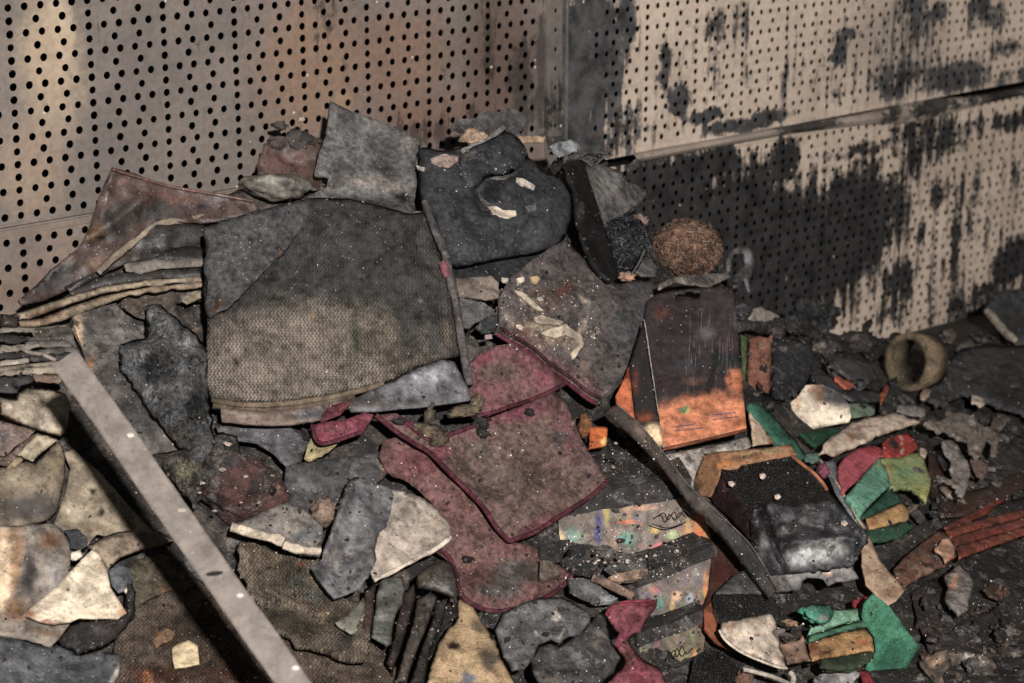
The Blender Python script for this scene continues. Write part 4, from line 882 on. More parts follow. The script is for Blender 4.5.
# ------------------------------------------------------------------ foil pack
def Rp(x, y): return cv('R', [(x, y)])[0]
PKC = D(750, 510) - .125
def pack_Y(x, y):
    X, Yc = (x - 640)*4.267, (y - 440)*4.267
    ridge = 440 - (X - 740)*.14                      # upper front edge of the brick
    Yv = PKC + (.0016*(ridge - Yc)/4.267 if Yc < ridge else -.0004*(Yc - ridge)/4.267)
    edge = 345 + (Yc - 125)*.62                      # upper left edge
    if X < edge: Yv += .0016*(edge - X)/4.267
    r_ = 800 + (Yc - 215)*.86
    if X > r_: Yv += .002*(X - r_)/4.267
    return Yv
root = sheet('foil_pack', 'open brick-shaped pack of black grain in crumpled silver-black foil', 'pack', 'R',
      [(345,125),(430,105),(640,70),(700,120),(800,215),(960,395),(958,450),(930,500),(900,545),(720,562),(545,582),(500,520),(470,440),(440,330),(330,250),(310,210)],
      col=(36,32,33), paint=[(400,330,90,110,30,(58,32,34),.8)], mat='dark_plastic', lift=0, surf=pack_Y, thick=.045, s=4)
rs = o_surf[root.name]
sheet('grain_fill', 'black grain', None, 'R', [(345,128),(430,108),(560,82),(640,72),(700,120),(800,215),(802,252),(740,262),(660,282),(600,270),(540,272),(480,300),(420,240),(370,190)], col=(58,50,46), mat='grain', surf=rs, lift=.006, thick=.012, parent=root, s=3, jag=.8)
fo_ = sheet('crumpled_foil', 'crumpled silver-black foil wrap', None, 'R',
      [(480,302),(540,270),(600,274),(660,284),(740,264),(804,250),(880,320),(962,395),(955,450),(930,505),(900,540),(820,548),(720,562),(620,576),(545,584),(500,520),(470,440),(465,350)],
      col=(60,60,63), paint=[(730,490,190,64,-6,(176,176,174),.9),(830,450,60,40,0,(150,148,142),.9),(520,460,30,100,10,(120,120,118),.9),(600,440,20,100,-30,(40,40,42),.7),(640,340,110,40,0,(72,72,74)),(700,350,50,20,0,(90,78,78)),(930,430,26,60,10,(34,38,42),.7),(480,400,40,90,0,(44,42,42))],  # front painted pale where it catches the light, top kept dark
      mat='melted_film', surf=rs, lift=.016, thick=.008, parent=root, s=3, folds=None)
fv = fo_.data.vertices      # creases: the foil folds down over the brick's front edge
wl = Vector(fo_['_wl'])
for v in fv:
    p = v.co + wl; x, y = px_of(p); rx_, ry_ = (x - 640)*4.267, (y - 440)*4.267
    d = (CAM - p).normalized(); h = .012*noise.noise(Vector((x*.09, y*.05, 2))) + .012*abs(noise.noise(Vector((x*.2, y*.12, 8))))
    h += .014*math.exp(-((ry_ - 425 + (rx_ - 740)*.12)/26)**2)
    h += .010*max(-1, min(1, (rx_ - 600 - (ry_ - 450)*.35)/40)) - .012*math.exp(-((ry_ - 360 - (rx_ - 700)*.2)/14)**2)
    h -= .022*math.exp(-(((rx_ - 575) - (ry_ - 450)*.35)/16)**2)
    v.co = v.co + d*h
sheet('lower_flap', 'torn grey lower flap', None, 'R', [(548,584),(640,572),(760,556),(900,540),(918,560),(934,592),(900,600),(840,606),(800,626),(784,594),(720,588),(694,600),(680,640),(620,648),(572,654)],
      col=(122,118,116), paint=[(800,566,26,12,0,(196,160,136),.5),(860,580,60,20,0,(96,88,92))], mat='melted_film', surf=rs, lift=.012, thick=.003, parent=root, s=2.8, jag=1.2)
sheet('carton_sleeve', 'orange and tan torn carton sleeve', None, 'R', [(222,195),(240,130),(270,58),(330,50),(400,44),(520,36),(640,18),(668,62),(600,74),(500,92),(432,106),(412,124),(380,126),(345,120),(332,170),(312,215),(298,244),(250,236),(222,212)],
      col=(156,106,68), paint=[(500,50,160,16,-6,(176,138,90),.8),(560,42,60,6,-6,(120,120,84),.6),(360,100,40,16,0,(190,110,50)),(320,60,60,12,0,(150,96,60)),(250,190,26,40,0,(130,84,50))], mat='scorched_paper', surf=rs, lift=.012, thick=.003, parent=root, s=3)
tube('sleeve_edge', [(650,70),(700,110),(750,150),(790,200),(795,214)], .0028, root, rs, .012, 'R', (176,104,64), 'scorched_paper')
sheet('dark_side', 'dark wine-brown side', None, 'R', [(300,246),(332,172),(346,128),(400,210),(480,300),(466,360),(470,440),(440,400),(380,330),(310,270)], col=(48,32,34), paint=[(360,200,20,40,0,(90,56,60),.8)], mat='dark_plastic', surf=rs, lift=.004, thick=.004, parent=root, s=3)
for x, y in [(524,152),(870,352),(586,240),(390,186)]:
    sheet('plaster_flake', 'tiny pale flake lying on the open foil pack', 'flake', 'R', [(x-14,y-8),(x+6,y-12),(x+16,y+2),(x+2,y+12),(x-12,y+8)], col=(210,186,168), mat='plaster', surf=rs, lift=.028, thick=.003, s=2, group='tiny flakes on the foil pack')
# below the pack
sheet('wine_red_carton', 'dark wine-red carton side between the printed cartons and the foil pack', 'carton', 'M', [(262,300),(330,330),(400,400),(420,440),(380,440),(330,440),(300,480),(285,540),(262,530),(280,460),(290,380)], col=(78,40,30), paint=[(320,400,50,40,0,(70,26,18))], mat='paper', lift=.03, thick=.01, s=3.5)
sheet('orange_corner', 'bright orange carton corner at the left end of the cream curved shell', 'carton', 'M', [(270,490),(288,470),(312,560),(330,590),(300,575),(272,540)], col=(140,70,40), mat='paper', lift=.045, thick=.005, s=3)
sheet('grain_spill', 'layer of glittering black grain below the dark foil corner', 'grain', 'M', [(296,452),(340,446),(420,448),(460,470),(440,500),(380,510),(310,518),(296,490)], col=(50,48,48), mat='grain', lift=.06, thick=.02, s=3, jag=.8, kind='stuff')
sheet('grain_spill', 'black grain spill at the frame bottom beside the lowest carton', 'grain', 'M', [(246,612),(290,590),(330,610),(370,650),(400,690),(400,720),(230,720),(238,660)], col=(46,44,44), mat='grain', lift=.03, thick=.02, s=3, jag=.8, kind='stuff')
sheet('ashen_foil', 'grey-dusted dark foil corner above the black grain layer', 'foil', 'M', [(300,450),(350,400),(400,380),(436,430),(470,460),(430,452),(360,450)], col=(70,68,66), mat='melted_film', lift=.07, thick=.004, s=3)
sh = sheet('curved_shell', 'cream curved cardboard shell below the foil pack', 'cardboard', 'S', [(178,262),(250,250),(330,236),(392,224),(412,262),(424,310),(436,370),(456,460),(420,456),(350,432),(280,402),(226,370),(186,334),(168,300)],
      col=(192,172,150), paint=[(330,340,120,30,-10,(168,154,138),.8),(220,280,30,20,0,(160,110,80),.9),(310,255,20,4,0,(60,48,40),.4),(320,316,18,4,0,(120,100,84),.4),(200,330,14,20,0,(150,130,110))], mat='scorched_paper', lift=.085, thick=.004, s=3, bulge=.012, bw=14, gy=.02)
tube('shell_rim', [(168,300),(188,336),(228,372),(282,404),(352,434),(420,458),(456,462)], .0018, sh, o_surf[sh.name], .002, 'S', (206,190,168), 'paper')
sheet('brown_block', 'small brown scorched block at the right end of the cream curved shell', 'block', 'S', [(424,366),(470,350),(530,338),(540,380),(558,430),(510,442),(460,448),(436,410)], col=(134,102,82), paint=[(440,400,20,40,0,(100,76,62))], mat='scorched_paper', lift=.10, thick=.02, s=3, rigid=True, bulge=.004, bw=4)
for i, (x, y, rx, ry, r_) in enumerate([(470,270,40,14,.2),(420,310,30,18,-.3),(500,290,30,10,-.5),(455,320,28,10,.2)]):
    lump('curled_flake', 'curled grey flake above the small brown block', 'flake', 'S', x, y, rx, ry, [(150,110,84),(110,100,94),(58,50,46),(80,72,66)][i], 'ash_board', .10, rough=.6, rot=r_, depth=.6, group='curled flakes above the brown block', sub=3)
tube('white_stick', [(268,466),(330,480),(400,500),(470,530)], .0030, None, None, .06, 'S', (170,158,144), 'paper', 8, 'thin off-white stick at the frame bottom right of the grain spill', 'stick', flat=.6)
tube('white_stick', [(470,480),(484,500),(480,530)], .004, None, None, .06, 'S', (180,166,150), 'paper', 8, 'short pale stub standing beside the thin white stick', 'stick')
lump('tan_stub', 'orange-brown stub at the frame bottom left of the thin white stick', 'stub', 'S', 272, 505, 40, 40, (120,82,62), 'ash_board', .03, rough=.3, sub=3)
sheet('pale_film', 'grey-white crumpled film under the burnt green and yellow sponge', 'film', 'S', [(570,500),(640,470),(740,466),(770,480),(740,520),(700,540),(580,545)], col=(140,136,134), mat='melted_film', lift=.05, thick=.004, s=3, jag=1, amp=.01)
# ------------------------------------------------------------------ sponges
def sponge(name, label, crop, lift, layers, rigid=True):
    r0 = empty(name, at(*cv(crop, [layers[0][1][0]])[0], D(*cv(crop, [layers[0][1][0]])[0])), label, 'sponge')
    for nm, pts, col, pt, lf in layers:
        sheet(nm, None, None, crop, pts, col=col, paint=pt, mat='sponge', lift=lift + lf, thick=.016, parent=r0, s=3, amp=.002, bulge=.006, bw=5, round_=False, jag=.5)
    return r0
sponge('kitchen_sponge', 'burnt sponge with yellow-brown foam and green scouring side below the foil pack', 'S', .085, [
    ('scouring_layer', [(600,418),(700,402),(828,382),(826,424),(790,446),(740,470),(660,474),(596,462)], (56,70,52), [(700,430,100,20,-6,(48,58,44))], 0),
    ('foam_layer', [(548,352),(620,330),(700,306),(790,288),(822,330),(828,384),(740,402),(600,424),(566,434),(552,400)], (168,122,74), [(620,390,70,30,-10,(92,56,40),.9),(570,380,30,40,0,(140,84,54),.9),(780,350,40,30,0,(170,96,60),.9),(700,320,80,14,-14,(178,138,82),.8)], .006),
    ('scouring_edge', [(548,346),(556,318),(640,296),(720,272),(792,250),(800,284),(700,304),(620,328),(560,352)], (66,116,88), [(560,330,20,16,0,(90,130,70),.8)], .008)])
sheet('pale_sponge', 'pale green sponge block behind the burnt yellow sponge', 'sponge', 'S', [(646,214),(700,208),(770,204),(786,250),(700,272),(640,292),(560,300),(560,285),(620,270)], col=(112,160,128), mat='sponge', lift=.085, thick=.02, s=3, bulge=.006, bw=5)
sheet('teal_wad', 'crumpled teal plastic wad below the foil pack', 'plastic', 'S', [(520,202),(560,188),(610,186),(646,196),(660,236),(640,262),(600,278),(560,262),(536,240)], col=(64,150,122), paint=[(610,250,40,20,0,(120,120,104),.8),(560,210,30,14,30,(120,170,140))], mat='melted_film', lift=.09, thick=.012, s=2.6, bulge=.02, bw=9, amp=.006, freq=.1)
sheet('scouring_pad', 'bright green rectangular scouring pad standing on its corner', 'scouring pad', 'S', [(828,148),(860,170),(900,206),(960,290),(1022,370),(980,440),(932,528),(900,560),(860,560),(830,522),(792,466),(838,396),(830,330),(796,286),(778,246),(790,190)],
      col=(58,122,92), paint=[(830,180,40,40,0,(66,130,102),.9),(900,420,90,90,0,(50,112,84))], mat='sponge', lift=.06, rigid=True, gx=.03, gy=-.01, thick=.008, s=4, amp=.002)
sheet('red_scrap', 'small red sponge scrap at the top corner of the bright green pad', 'sponge', 'S', [(738,172),(770,160),(806,152),(800,176),(776,206),(752,204)], col=(176,52,60), mat='sponge', lift=.07, s=2.5, thick=.01)
sheet('red_scrap', 'dark red sponge scrap under the lower corner of the bright green pad', 'sponge', 'S', [(768,468),(800,470),(836,526),(850,560),(800,560)], col=(150,50,58), mat='sponge', lift=.04, s=2.5, thick=.01)
sheet('curved_cardboard', 'smooth tan curved cardboard panel between foil pack and sponges', 'cardboard', 'P',
      [(818,456),(826,464),(838,484),(852,505),(866,530),(880,560),(893,576),(905,590),(896,600),(885,607),(874,592),(866,584),(862,565),(862,540),(866,530),(856,515),(846,496),(834,476)],
      col=(184,150,120), paint=[(830,470,8,20,-30,(150,140,130),.9),(890,592,14,10,0,(160,124,96))], mat='paper', lift=.075, thick=.004, s=3, gy=-.01)
sponge('sponge_block', 'stack of teal, green and orange sponge pieces right of the foil pack', 'N', .07, [
    ('green_layer', [(398,662),(470,646),(530,630),(548,652),(500,690),(430,700),(404,692)], (50,88,64), [], -.004),
    ('dark_green_layer', [(372,622),(440,560),(472,524),(500,548),(512,572),(470,590),(404,622),(384,630)], (44,84,66), [], .000),
    ('orange_layer', [(396,626),(450,600),(512,574),(536,598),(532,630),(470,646),(408,662)], (176,132,80), [(420,636,24,14,0,(150,96,60),.8),(480,610,40,12,-20,(188,144,78),.8)], .006),
    ('teal_layer', [(334,556),(370,510),(410,464),(440,432),(462,470),(474,522),(430,562),(376,622)], (100,160,132), [(440,450,20,30,0,(120,150,96),.8)], .014)])
sheet('melted_sponge', 'lime green melted sponge curling over the teal sponge', 'sponge', 'N', [(446,436),(500,432),(562,414),(580,440),(600,500),(600,530),(588,568),(560,545),(545,528),(510,524),(492,532),(476,524),(470,480)],
      col=(136,148,92), paint=[(520,480,50,30,0,(116,152,104),.8),(590,450,14,50,0,(160,120,60),.8),(460,470,16,40,0,(150,130,70),.8),(580,540,20,24,0,(176,160,76),.8)], mat='sponge', lift=.09, thick=.008, s=3, jag=1.2, amp=.008)
sheet('pink_sponge', 'bright pink-red sponge behind the teal sponge', 'sponge', 'N', [(308,462),(330,430),(372,404),(420,392),(448,402),(446,432),(410,462),(368,510),(330,540),(316,520),(308,490)],
      col=(186,80,90), paint=[(420,410,30,16,0,(196,62,56),.8)], mat='sponge', lift=.08, thick=.016, s=3, bulge=.006, bw=5)
sheet('red_sponge', 'red and black crumbled sponge with white crumbs above the lime sponge', 'sponge', 'Y', [(430,280),(470,262),(520,240),(600,224),(640,260),(668,320),(600,370),(540,386),(480,388),(440,350)],
      col=(176,58,50), paint=[(500,300,40,60,-20,(40,50,54),.5),(560,270,10,20,0,(190,150,140),.5),(560,350,30,10,0,(210,170,150),.5),(380,310,20,14,0,(220,200,160),.5)], mat='sponge', lift=.09, thick=.012, s=2.6, jag=1.2)
sheet('plaster_chunk', 'long cream plaster-like chunk lying across the sponges', 'plaster', 'N', [(256,420),(262,388),(300,360),(350,326),(420,302),(500,290),(568,318),(520,340),(440,366),(380,396),(290,432)],
      col=(200,176,152), paint=[(380,340,40,6,-10,(150,104,100),.6),(350,370,16,20,20,(190,140,110),.7),(420,340,10,6,0,(150,90,86),.6),(300,400,30,20,0,(214,186,160))], mat='plaster', lift=.10, thick=.012, s=3, bulge=.014, bw=7, jag=1.4, amp=.005, freq=.08)
sheet('burnt_card', 'cream card with brown scorched edge leaning beside the charred block', 'card', 'N', [(158,262),(186,238),(208,206),(262,204),(320,232),(344,270),(350,304),(344,322),(260,338),(186,356),(170,310)],
      col=(220,200,174), paint=[(262,224,70,52,25,(160,112,80),.7),(305,232,80,56,28,(92,88,90),.55),(180,262,16,34,30,(190,150,110),.8)], mat='paper', lift=.06, thick=.004, rigid=True, s=3, gy=-.01)
sheet('leaf_scrap', 'grey-green leaf-shaped scrap behind the cream plaster chunk', 'scrap', 'N', [(308,256),(330,262),(400,262),(428,276),(424,296),(380,304),(340,308),(320,290)], col=(104,124,100), paint=[(320,270,16,20,30,(150,150,100),.8)], mat='paper', lift=.05, s=3)
sheet('green_scrap', 'dark green pad corner below the cream card', 'scouring pad', 'N', [(190,358),(290,340),(330,344),(270,380),(240,400),(214,380)], col=(36,76,56), mat='sponge', lift=.04, s=3)
lump('magenta_scrap', 'small magenta scrap between green strip and foil pack', 'scrap', 'N', 262, 474, 20, 22, (150,76,100), 'sponge', .06, rough=.5, sub=3)
lump('teal_crumb', 'teal and grey crumb above the foil pack sleeve', 'crumb', 'N', 228, 436, 24, 16, (90,120,104), 'sponge', .06, rough=.6, sub=3)
sheet('lilac_film', 'grey-blue film edge along the tan curved panel', 'film', 'N', [(268,450),(300,440),(310,480),(318,530),(352,590),(400,650),(394,682),(340,600),(300,540)], col=(110,116,122), mat='melted_film', lift=.06, s=3, thick=.003)

CROP['b'] = (700, 290, 5.689); CROP['c'] = (540, 520, 7.314); CROP['d'] = (0, 390, 8.533)
# ------------------------------------------------------------------ fragments lying on the cartons
for lb, p, c, m_ in [('rounded black fragment on the middle carton lid beside the pink cloth', [(150,290),(200,270),(300,275),(400,310),(450,370),(430,405),(340,390),(230,360)], (52,54,54), 'ash_board'),
    ('long dark grey slab on the middle carton lid', [(490,350),(530,310),(640,280),(750,270),(785,300),(780,350),(650,370),(530,384)], (76,74,72), 'ash_board'),
    ('tan brown rectangular slab below the long dark grey slab', [(500,420),(540,396),(700,366),(790,356),(790,396),(720,430),(600,452),(540,450)], (150,118,96), 'ash_board'),
    ('small black disc with a red rim at the lower edge of the upper carton', [(216,220),(240,186),(290,174),(340,200),(336,240),(280,262),(230,256)], (44,44,46), 'charred'),
    ('grey splinter below the rounded black fragment', [(205,430),(280,420),(380,440),(470,510),(560,580),(430,600),(330,560),(220,500)], (92,92,90), 'ash_board'),
    ('dark triangular fragment at the edge of the pink cloth tip', [(0,180),(60,190),(150,220),(140,270),(100,310),(40,280),(0,250)], (62,60,60), 'ash_board'),
    ('brown-grey fragment on the pink cloth tip', [(0,290),(70,300),(140,350),(160,390),(90,420),(30,440),(0,430)], (96,80,70), 'ash_board'),
    ('dark flat flake at the right end of the middle carton lid', [(800,230),(900,180),(990,190),(1010,250),(930,290),(830,330),(790,300)], (60,57,56), 'ash_board'),
    ('thin pale blue-grey flake beside the brown stick', [(430,560),(500,540),(575,575),(520,590),(450,600)], (120,126,130), 'melted_film')]:
    sheet('rubble_fragment', lb, 'fragment', 'c', p, col=c, mat=m_, lift=.055, thick=.008, jag=1, s=2.6, smooth=False, amp=.004)
tube('wood_stick', [(380,420),(480,460),(580,510),(680,560)], .0056, None, None, .07, 'c', (140,110,92), 'ash_board', 8, 'short tan-brown stick pointing at the pink bow', 'stick', flat=.7, jit=.2)
for i in range(34):
    x = random.uniform(300, 1010); y = 330 - (x - 300)*.22 + random.uniform(-70, 60)
    lump('debris_crumb', 'tiny pale crumb on top of the printed cartons', 'crumb', 'c', x, y, random.uniform(8, 20), random.uniform(7, 13), random.choice([(196,170,156),(150,120,104),(206,186,176),(110,96,88)]), 'plaster', .062, rough=.8, group='crumbs on the printed cartons', sub=2)
for i in range(26):
    x = random.uniform(590, 672); y = random.uniform(440, 484)
    lump('debris_crumb', 'tiny pale speck on the charred lid of the upper carton', 'crumb', 'P', x, y, random.uniform(.8, 2.2), random.uniform(.7, 1.5), random.choice([(190,178,170),(150,140,134)]), 'plaster', .012, rough=.6, group='specks on the upper carton lid', sub=1)
# pink bow
bow = sheet('ribbon_bow', 'dusty pink cloth strap pinched like a bow at the frame bottom', 'cloth', 'X',
      [(36,290),(70,248),(130,232),(220,222),(312,232),(300,280),(260,330),(230,400),(190,410),(168,430),(170,470),(190,500),(250,560),(330,600),(352,650),(340,700),(60,700),(80,640),(130,590),(130,540),(80,480),(70,450),(100,410),(80,380),(40,330)],
      col=(142,70,80), paint=[(130,410,30,30,0,(166,70,104),.8),(190,300,70,40,0,(128,64,72)),(140,520,40,60,0,(136,80,78)),(230,650,80,40,0,(148,66,76))], mat='felt', lift=.10, thick=.008, bulge=.010, bw=7, amp=.005, s=3, round_=True, folds=[(150,380,160,480,-.008,4),(60,270,300,240,.004,3)])
tube('welt', [(36,310),(50,275),(90,254),(150,246),(230,248),(300,246)], .0026, bow, o_surf[bow.name], .002, 'X', (128,50,60), 'felt')
tube('welt', [(40,296),(60,262),(110,240),(180,230),(260,228),(312,232)], .0024, bow, o_surf[bow.name], .002, 'X', (140,56,66), 'felt')
# ------------------------------------------------------------------ centre bottom: pale sheets
sheet('grey_board', 'plain dark grey board lying left of the dusty pink cloth', 'board', 'G', [(330,262),(420,250),(540,236),(640,218),(648,250),(640,292),(600,330),(540,400),(440,440),(390,420),(322,384),(322,330)],
      col=(74,73,74), paint=[(430,400,50,40,0,(112,92,82),.7),(630,290,12,26,20,(150,116,96),.5),(460,370,20,10,0,(40,38,38))], mat='ash_board', lift=.045, thick=.006, amp=.003)
sheet('blue_grey_sheet', 'bluish dark grey sheet between quilted cloth and the red-black clump', 'sheet', 'G', [(110,138),(220,136),(330,142),(372,160),(402,186),(372,252),(330,268),(290,230),(240,196),(160,186),(120,170)],
      col=(84,84,88), paint=[(150,150,50,20,0,(104,100,98)),(370,220,10,40,30,(120,110,104))], mat='melted_film', lift=.045, thick=.004, amp=.006)
lump('red_black_clump', 'dark red and black charred clump speckled with pale crumbs', 'clump', 'G', 180, 330, 152, 112, (86,52,48), 'charred', .05, depth=.5, rough=.3, rot=.45,
     paint=[(200,340,110,50,20,(84,50,46),.9),(270,230,60,30,50,(136,96,76),.8),(90,400,70,40,0,(66,50,48)),(310,320,16,70,0,(120,84,72),.7),(150,250,60,30,0,(60,54,54))])
for x, y, r_ in [(130,278,15),(150,200,16),(140,195,10),(108,406,11),(285,296,9),(70,320,14),(205,300,12),(245,380,8),(60,350,9),(190,380,7)]:
    lump('debris_crumb', 'pale crumb on the dark red and black clump', 'crumb', 'G', x, y, r_*.75, r_*.4, (176,158,144), 'plaster', .095, rough=.7, group='crumbs on the red-black clump', sub=2)
wt = sheet('white_edged_sheet', 'grey sheet with a thick cream broken front edge', 'sheet', 'G', [(158,454),(210,432),(260,408),(320,384),(370,392),(410,420),(444,452),(440,500),(436,540),(360,530),(320,500),(240,478)],
      col=(128,120,114), paint=[(400,480,60,30,0,(104,106,108)),(260,430,60,20,0,(112,104,98)),(340,460,30,20,0,(160,146,132))], mat='ash_board', lift=.075, thick=.010, s=3.2, jag=.6)
tube('cream_edge', [(158,456),(200,468),(250,482),(300,494),(322,504)], .0066, wt, o_surf[wt.name], .001, 'G', (206,186,160), 'plaster', flat=.8, jit=.25)
tube('cream_edge', [(326,512),(350,522),(400,530),(438,532)], .0070, wt, o_surf[wt.name], .001, 'G', (206,186,160), 'plaster', flat=.8, jit=.3)
sheet('cream_sheet', 'cream-beige sheet with rounded right corner on the pink cloth', 'sheet', 'G', [(590,500),(620,420),(640,336),(700,346),(758,368),(800,402),(836,440),(842,486),(800,520),(740,552),(670,590),(604,622),(584,580)],
      col=(168,152,136), paint=[(660,370,40,20,0,(120,112,108),.8),(720,380,40,6,30,(110,100,96),.6),(800,450,30,40,0,(150,132,116)),(690,500,40,30,0,(180,160,144))], mat='scorched_paper', lift=.09, thick=.005, s=3.5, amp=.003, gy=.01, curl=-.003)
tube('cream_edge', [(604,622),(670,590),(740,552),(800,520),(842,486)], .003, bpy.data.objects['cream_sheet'], o_surf['cream_sheet'], .000, 'G', (206,190,168), 'plaster', jit=.3)
sheet('melted_film', 'purple-grey melted film draped across the cream sheet', 'film', 'G', [(520,312),(550,300),(600,322),(650,330),(664,356),(656,400),(640,450),(620,470),(606,520),(610,560),(580,610),(560,650),(520,664),(480,676),(446,640),(420,610),(408,584),(440,556),(446,520),(470,460),(490,400)],
      col=(106,104,106), paint=[(560,360,60,40,0,(96,94,98)),(430,610,24,40,0,(60,62,66),.7),(540,440,20,90,15,(120,118,122),.8),(480,560,30,60,0,(124,116,112),.8),(590,590,14,30,0,(80,84,92),.7),(640,420,8,50,10,(80,80,90),.5)],
      mat='melted_film', lift=.105, thick=.004, s=3.5, amp=.006, jag=.8, folds=[(530,330,450,540,.012,4),(600,470,585,610,.007,4)])
lump('tan_lump', 'tan-brown lump leaning on the left edge of the purple-grey film', 'lump', 'G', 448, 410, 40, 42, (140,112,94), 'ash_board', .07, rough=.35, sub=3, rot=.4)
# bottom cloths
sheet('patterned_cloth', 'burnt brown knitted cloth filling the bottom behind the metal strip', 'cloth', 'P',
      [(116,632),(130,612),(150,598),(180,586),(215,580),(250,590),(290,606),(330,620),(372,642),(384,652),(396,668),(400,700),(110,700)],
      col=(102,88,78), paint=[(200,640,50,40,0,(86,72,64)),(160,675,50,16,0,(104,66,52),.8),(225,672,40,20,0,(98,66,54),.8),(162,637,13,9,0,(132,92,64),.7),(148,678,10,8,30,(160,96,60),.6),(330,650,50,20,10,(98,86,74)),(270,600,40,10,20,(96,84,68))],
      mat='knit', lift=.03, thick=.01, amp=.008, s=4)
fl_ = sheet('mottled_fabric', 'olive-brown mottled fabric fold right of the metal strip', 'fabric', 'I',
      [(0,84),(60,96),(150,140),(240,160),(320,170),(370,200),(380,300),(440,330),(480,345),(530,352),(545,420),(540,560),(530,590),(450,575),(340,545),(240,520),(180,480),(100,400),(40,290),(0,200)],
      col=(112,100,86), paint=[(120,160,120,40,20,(110,98,80)),(240,250,80,60,20,(86,90,80),.8),(250,190,20,14,0,(150,60,56),.7),(310,320,70,40,30,(110,114,110),.8),(420,400,60,60,20,(92,82,70)),(200,430,160,60,25,(84,76,66),.6),(350,400,30,40,0,(120,104,80)),(440,500,60,50,0,(70,68,66),.8)],
      mat='knit', lift=.065, thick=.008, amp=.009, s=3.5, folds=[(50,290,450,475,-.012,3),(60,275,440,460,.006,4),(220,520,530,592,.006,4)])
sheet('plastic_tab', 'small grey-green plastic tab left of the longer tab', 'tab', 'I', [(500,345),(520,320),(526,352),(500,420),(482,474),(460,474),(420,450),(400,430),(450,400)], col=(120,118,104), mat='dark_plastic', lift=.085, s=2.6, thick=.004)
sheet('plastic_tab', 'long rounded grey-green plastic tab beside the folded dark fabric', 'tab', 'I', [(592,250),(640,236),(682,240),(692,290),(680,350),(652,400),(640,460),(636,520),(615,532),(580,510),(550,492),(556,430),(566,380),(572,310)],
      col=(98,100,92), paint=[(600,400,30,60,0,(124,124,118),.8)], mat='dark_plastic', lift=.085, s=2.8, thick=.004, bulge=.004, bw=4)
for i, (p, c) in enumerate([([(520,290),(570,270),(566,400),(548,500),(520,500),(510,400)],(80,62,56)), ([(686,300),(730,270),(740,330),(700,460),(670,560),(640,640),(610,600),(640,500),(660,400)],(64,54,50)), ([(740,330),(800,300),(830,320),(790,440),(740,560),(700,680),(650,680),(680,560),(720,440)],(84,76,70)), ([(820,330),(870,330),(850,430),(800,540),(770,690),(710,690),(750,560),(800,430)],(58,54,52))]):
    sheet('fabric_fold', ['thin reddish brown upright fold between the two grey-green tabs','dark vertical fabric fold right of the long grey-green tab','grey-brown middle fabric fold under the bent black plastic','black outermost fabric fold under the bent black plastic'][i], 'fabric', 'I', p, col=c, mat='felt', lift=.06 + .004*i, s=3, thick=.01, bulge=.012, bw=5, amp=.004)
sheet('bent_plastic', 'bent black plastic piece over the dark fabric folds', 'cap', 'I', [(738,232),(790,190),(850,168),(888,178),(908,230),(916,300),(910,344),(870,320),(820,300),(790,294),(742,290)], col=(72,64,58), paint=[(780,250,40,30,0,(96,82,62),.8),(860,280,40,30,0,(80,80,82),.8)], mat='melted_film', lift=.10, s=2.8, thick=.006, bulge=.02, bw=9)
sheet('black_gap_cloth', 'sooty black cloth edge between bent black plastic and tan foam', 'cloth', 'I', [(820,330),(910,350),(916,400),(880,420),(840,470),(812,560),(780,600),(790,480)], col=(48,44,42), mat='felt', lift=.045, s=3)
sheet('foam_slab', 'tan porous foam slab with a dark spot at the frame bottom', 'foam', 'K', [(20,690),(40,610),(60,556),(92,500),(120,480),(132,400),(176,420),(210,470),(250,530),(270,590),(300,640),(322,690)],
      col=(166,136,98), paint=[(114,558,24,26,0,(40,32,28),.4),(230,600,50,80,-30,(84,72,58),.8),(160,670,40,30,0,(92,100,110),.7),(190,490,30,30,0,(110,92,70),.8),(80,640,30,30,0,(184,148,110),.8)], mat='sponge', lift=.05, thick=.02, s=3.2, jag=.8, amp=.006, bulge=.008, bw=6)
sheet('slate_shard', 'light grey curled shard with a white blob, below the pink cloth tip', 'shard', 'K', [(252,506),(280,446),(340,416),(400,396),(478,394),(530,420),(566,444),(574,470),(540,524),(500,530),(470,552),(440,540),(400,556),(384,600),(350,640),(310,644),(280,596)],
      col=(100,100,99), paint=[(458,460,22,20,0,(206,196,184),.4),(470,526,12,22,30,(180,170,156),.5),(390,515,8,10,0,(190,180,170),.4),(300,560,40,40,0,(76,76,78),.8),(420,430,90,30,0,(112,112,110),.8)], mat='ash_board', lift=.085, thick=.006, s=3, amp=.006, jag=.6, bulge=.01, bw=10)
sheet('slate_shard', 'dark grey lower shard with a thin crack, left of the pink bow', 'shard', 'K', [(372,604),(400,560),(440,546),(470,560),(510,530),(560,492),(600,446),(622,452),(640,530),(684,588),(652,650),(600,690),(400,690),(376,650)],
      col=(72,71,71), paint=[(600,540,30,50,-30,(104,94,88),.8),(480,644,100,5,2,(34,32,32),.5),(430,670,60,14,0,(110,98,88),.7),(600,480,20,30,0,(44,44,45),.6)], mat='ash_board', lift=.075, thick=.008, s=3, amp=.006, jag=.6, bulge=.01, bw=8)
lump('charred_clump', 'black crumbly clump between pink cloth welt and tan foam slab', 'clump', 'K', 230, 470, 50, 26, (52,50,50), 'charred', .05, rough=.6, sub=3)
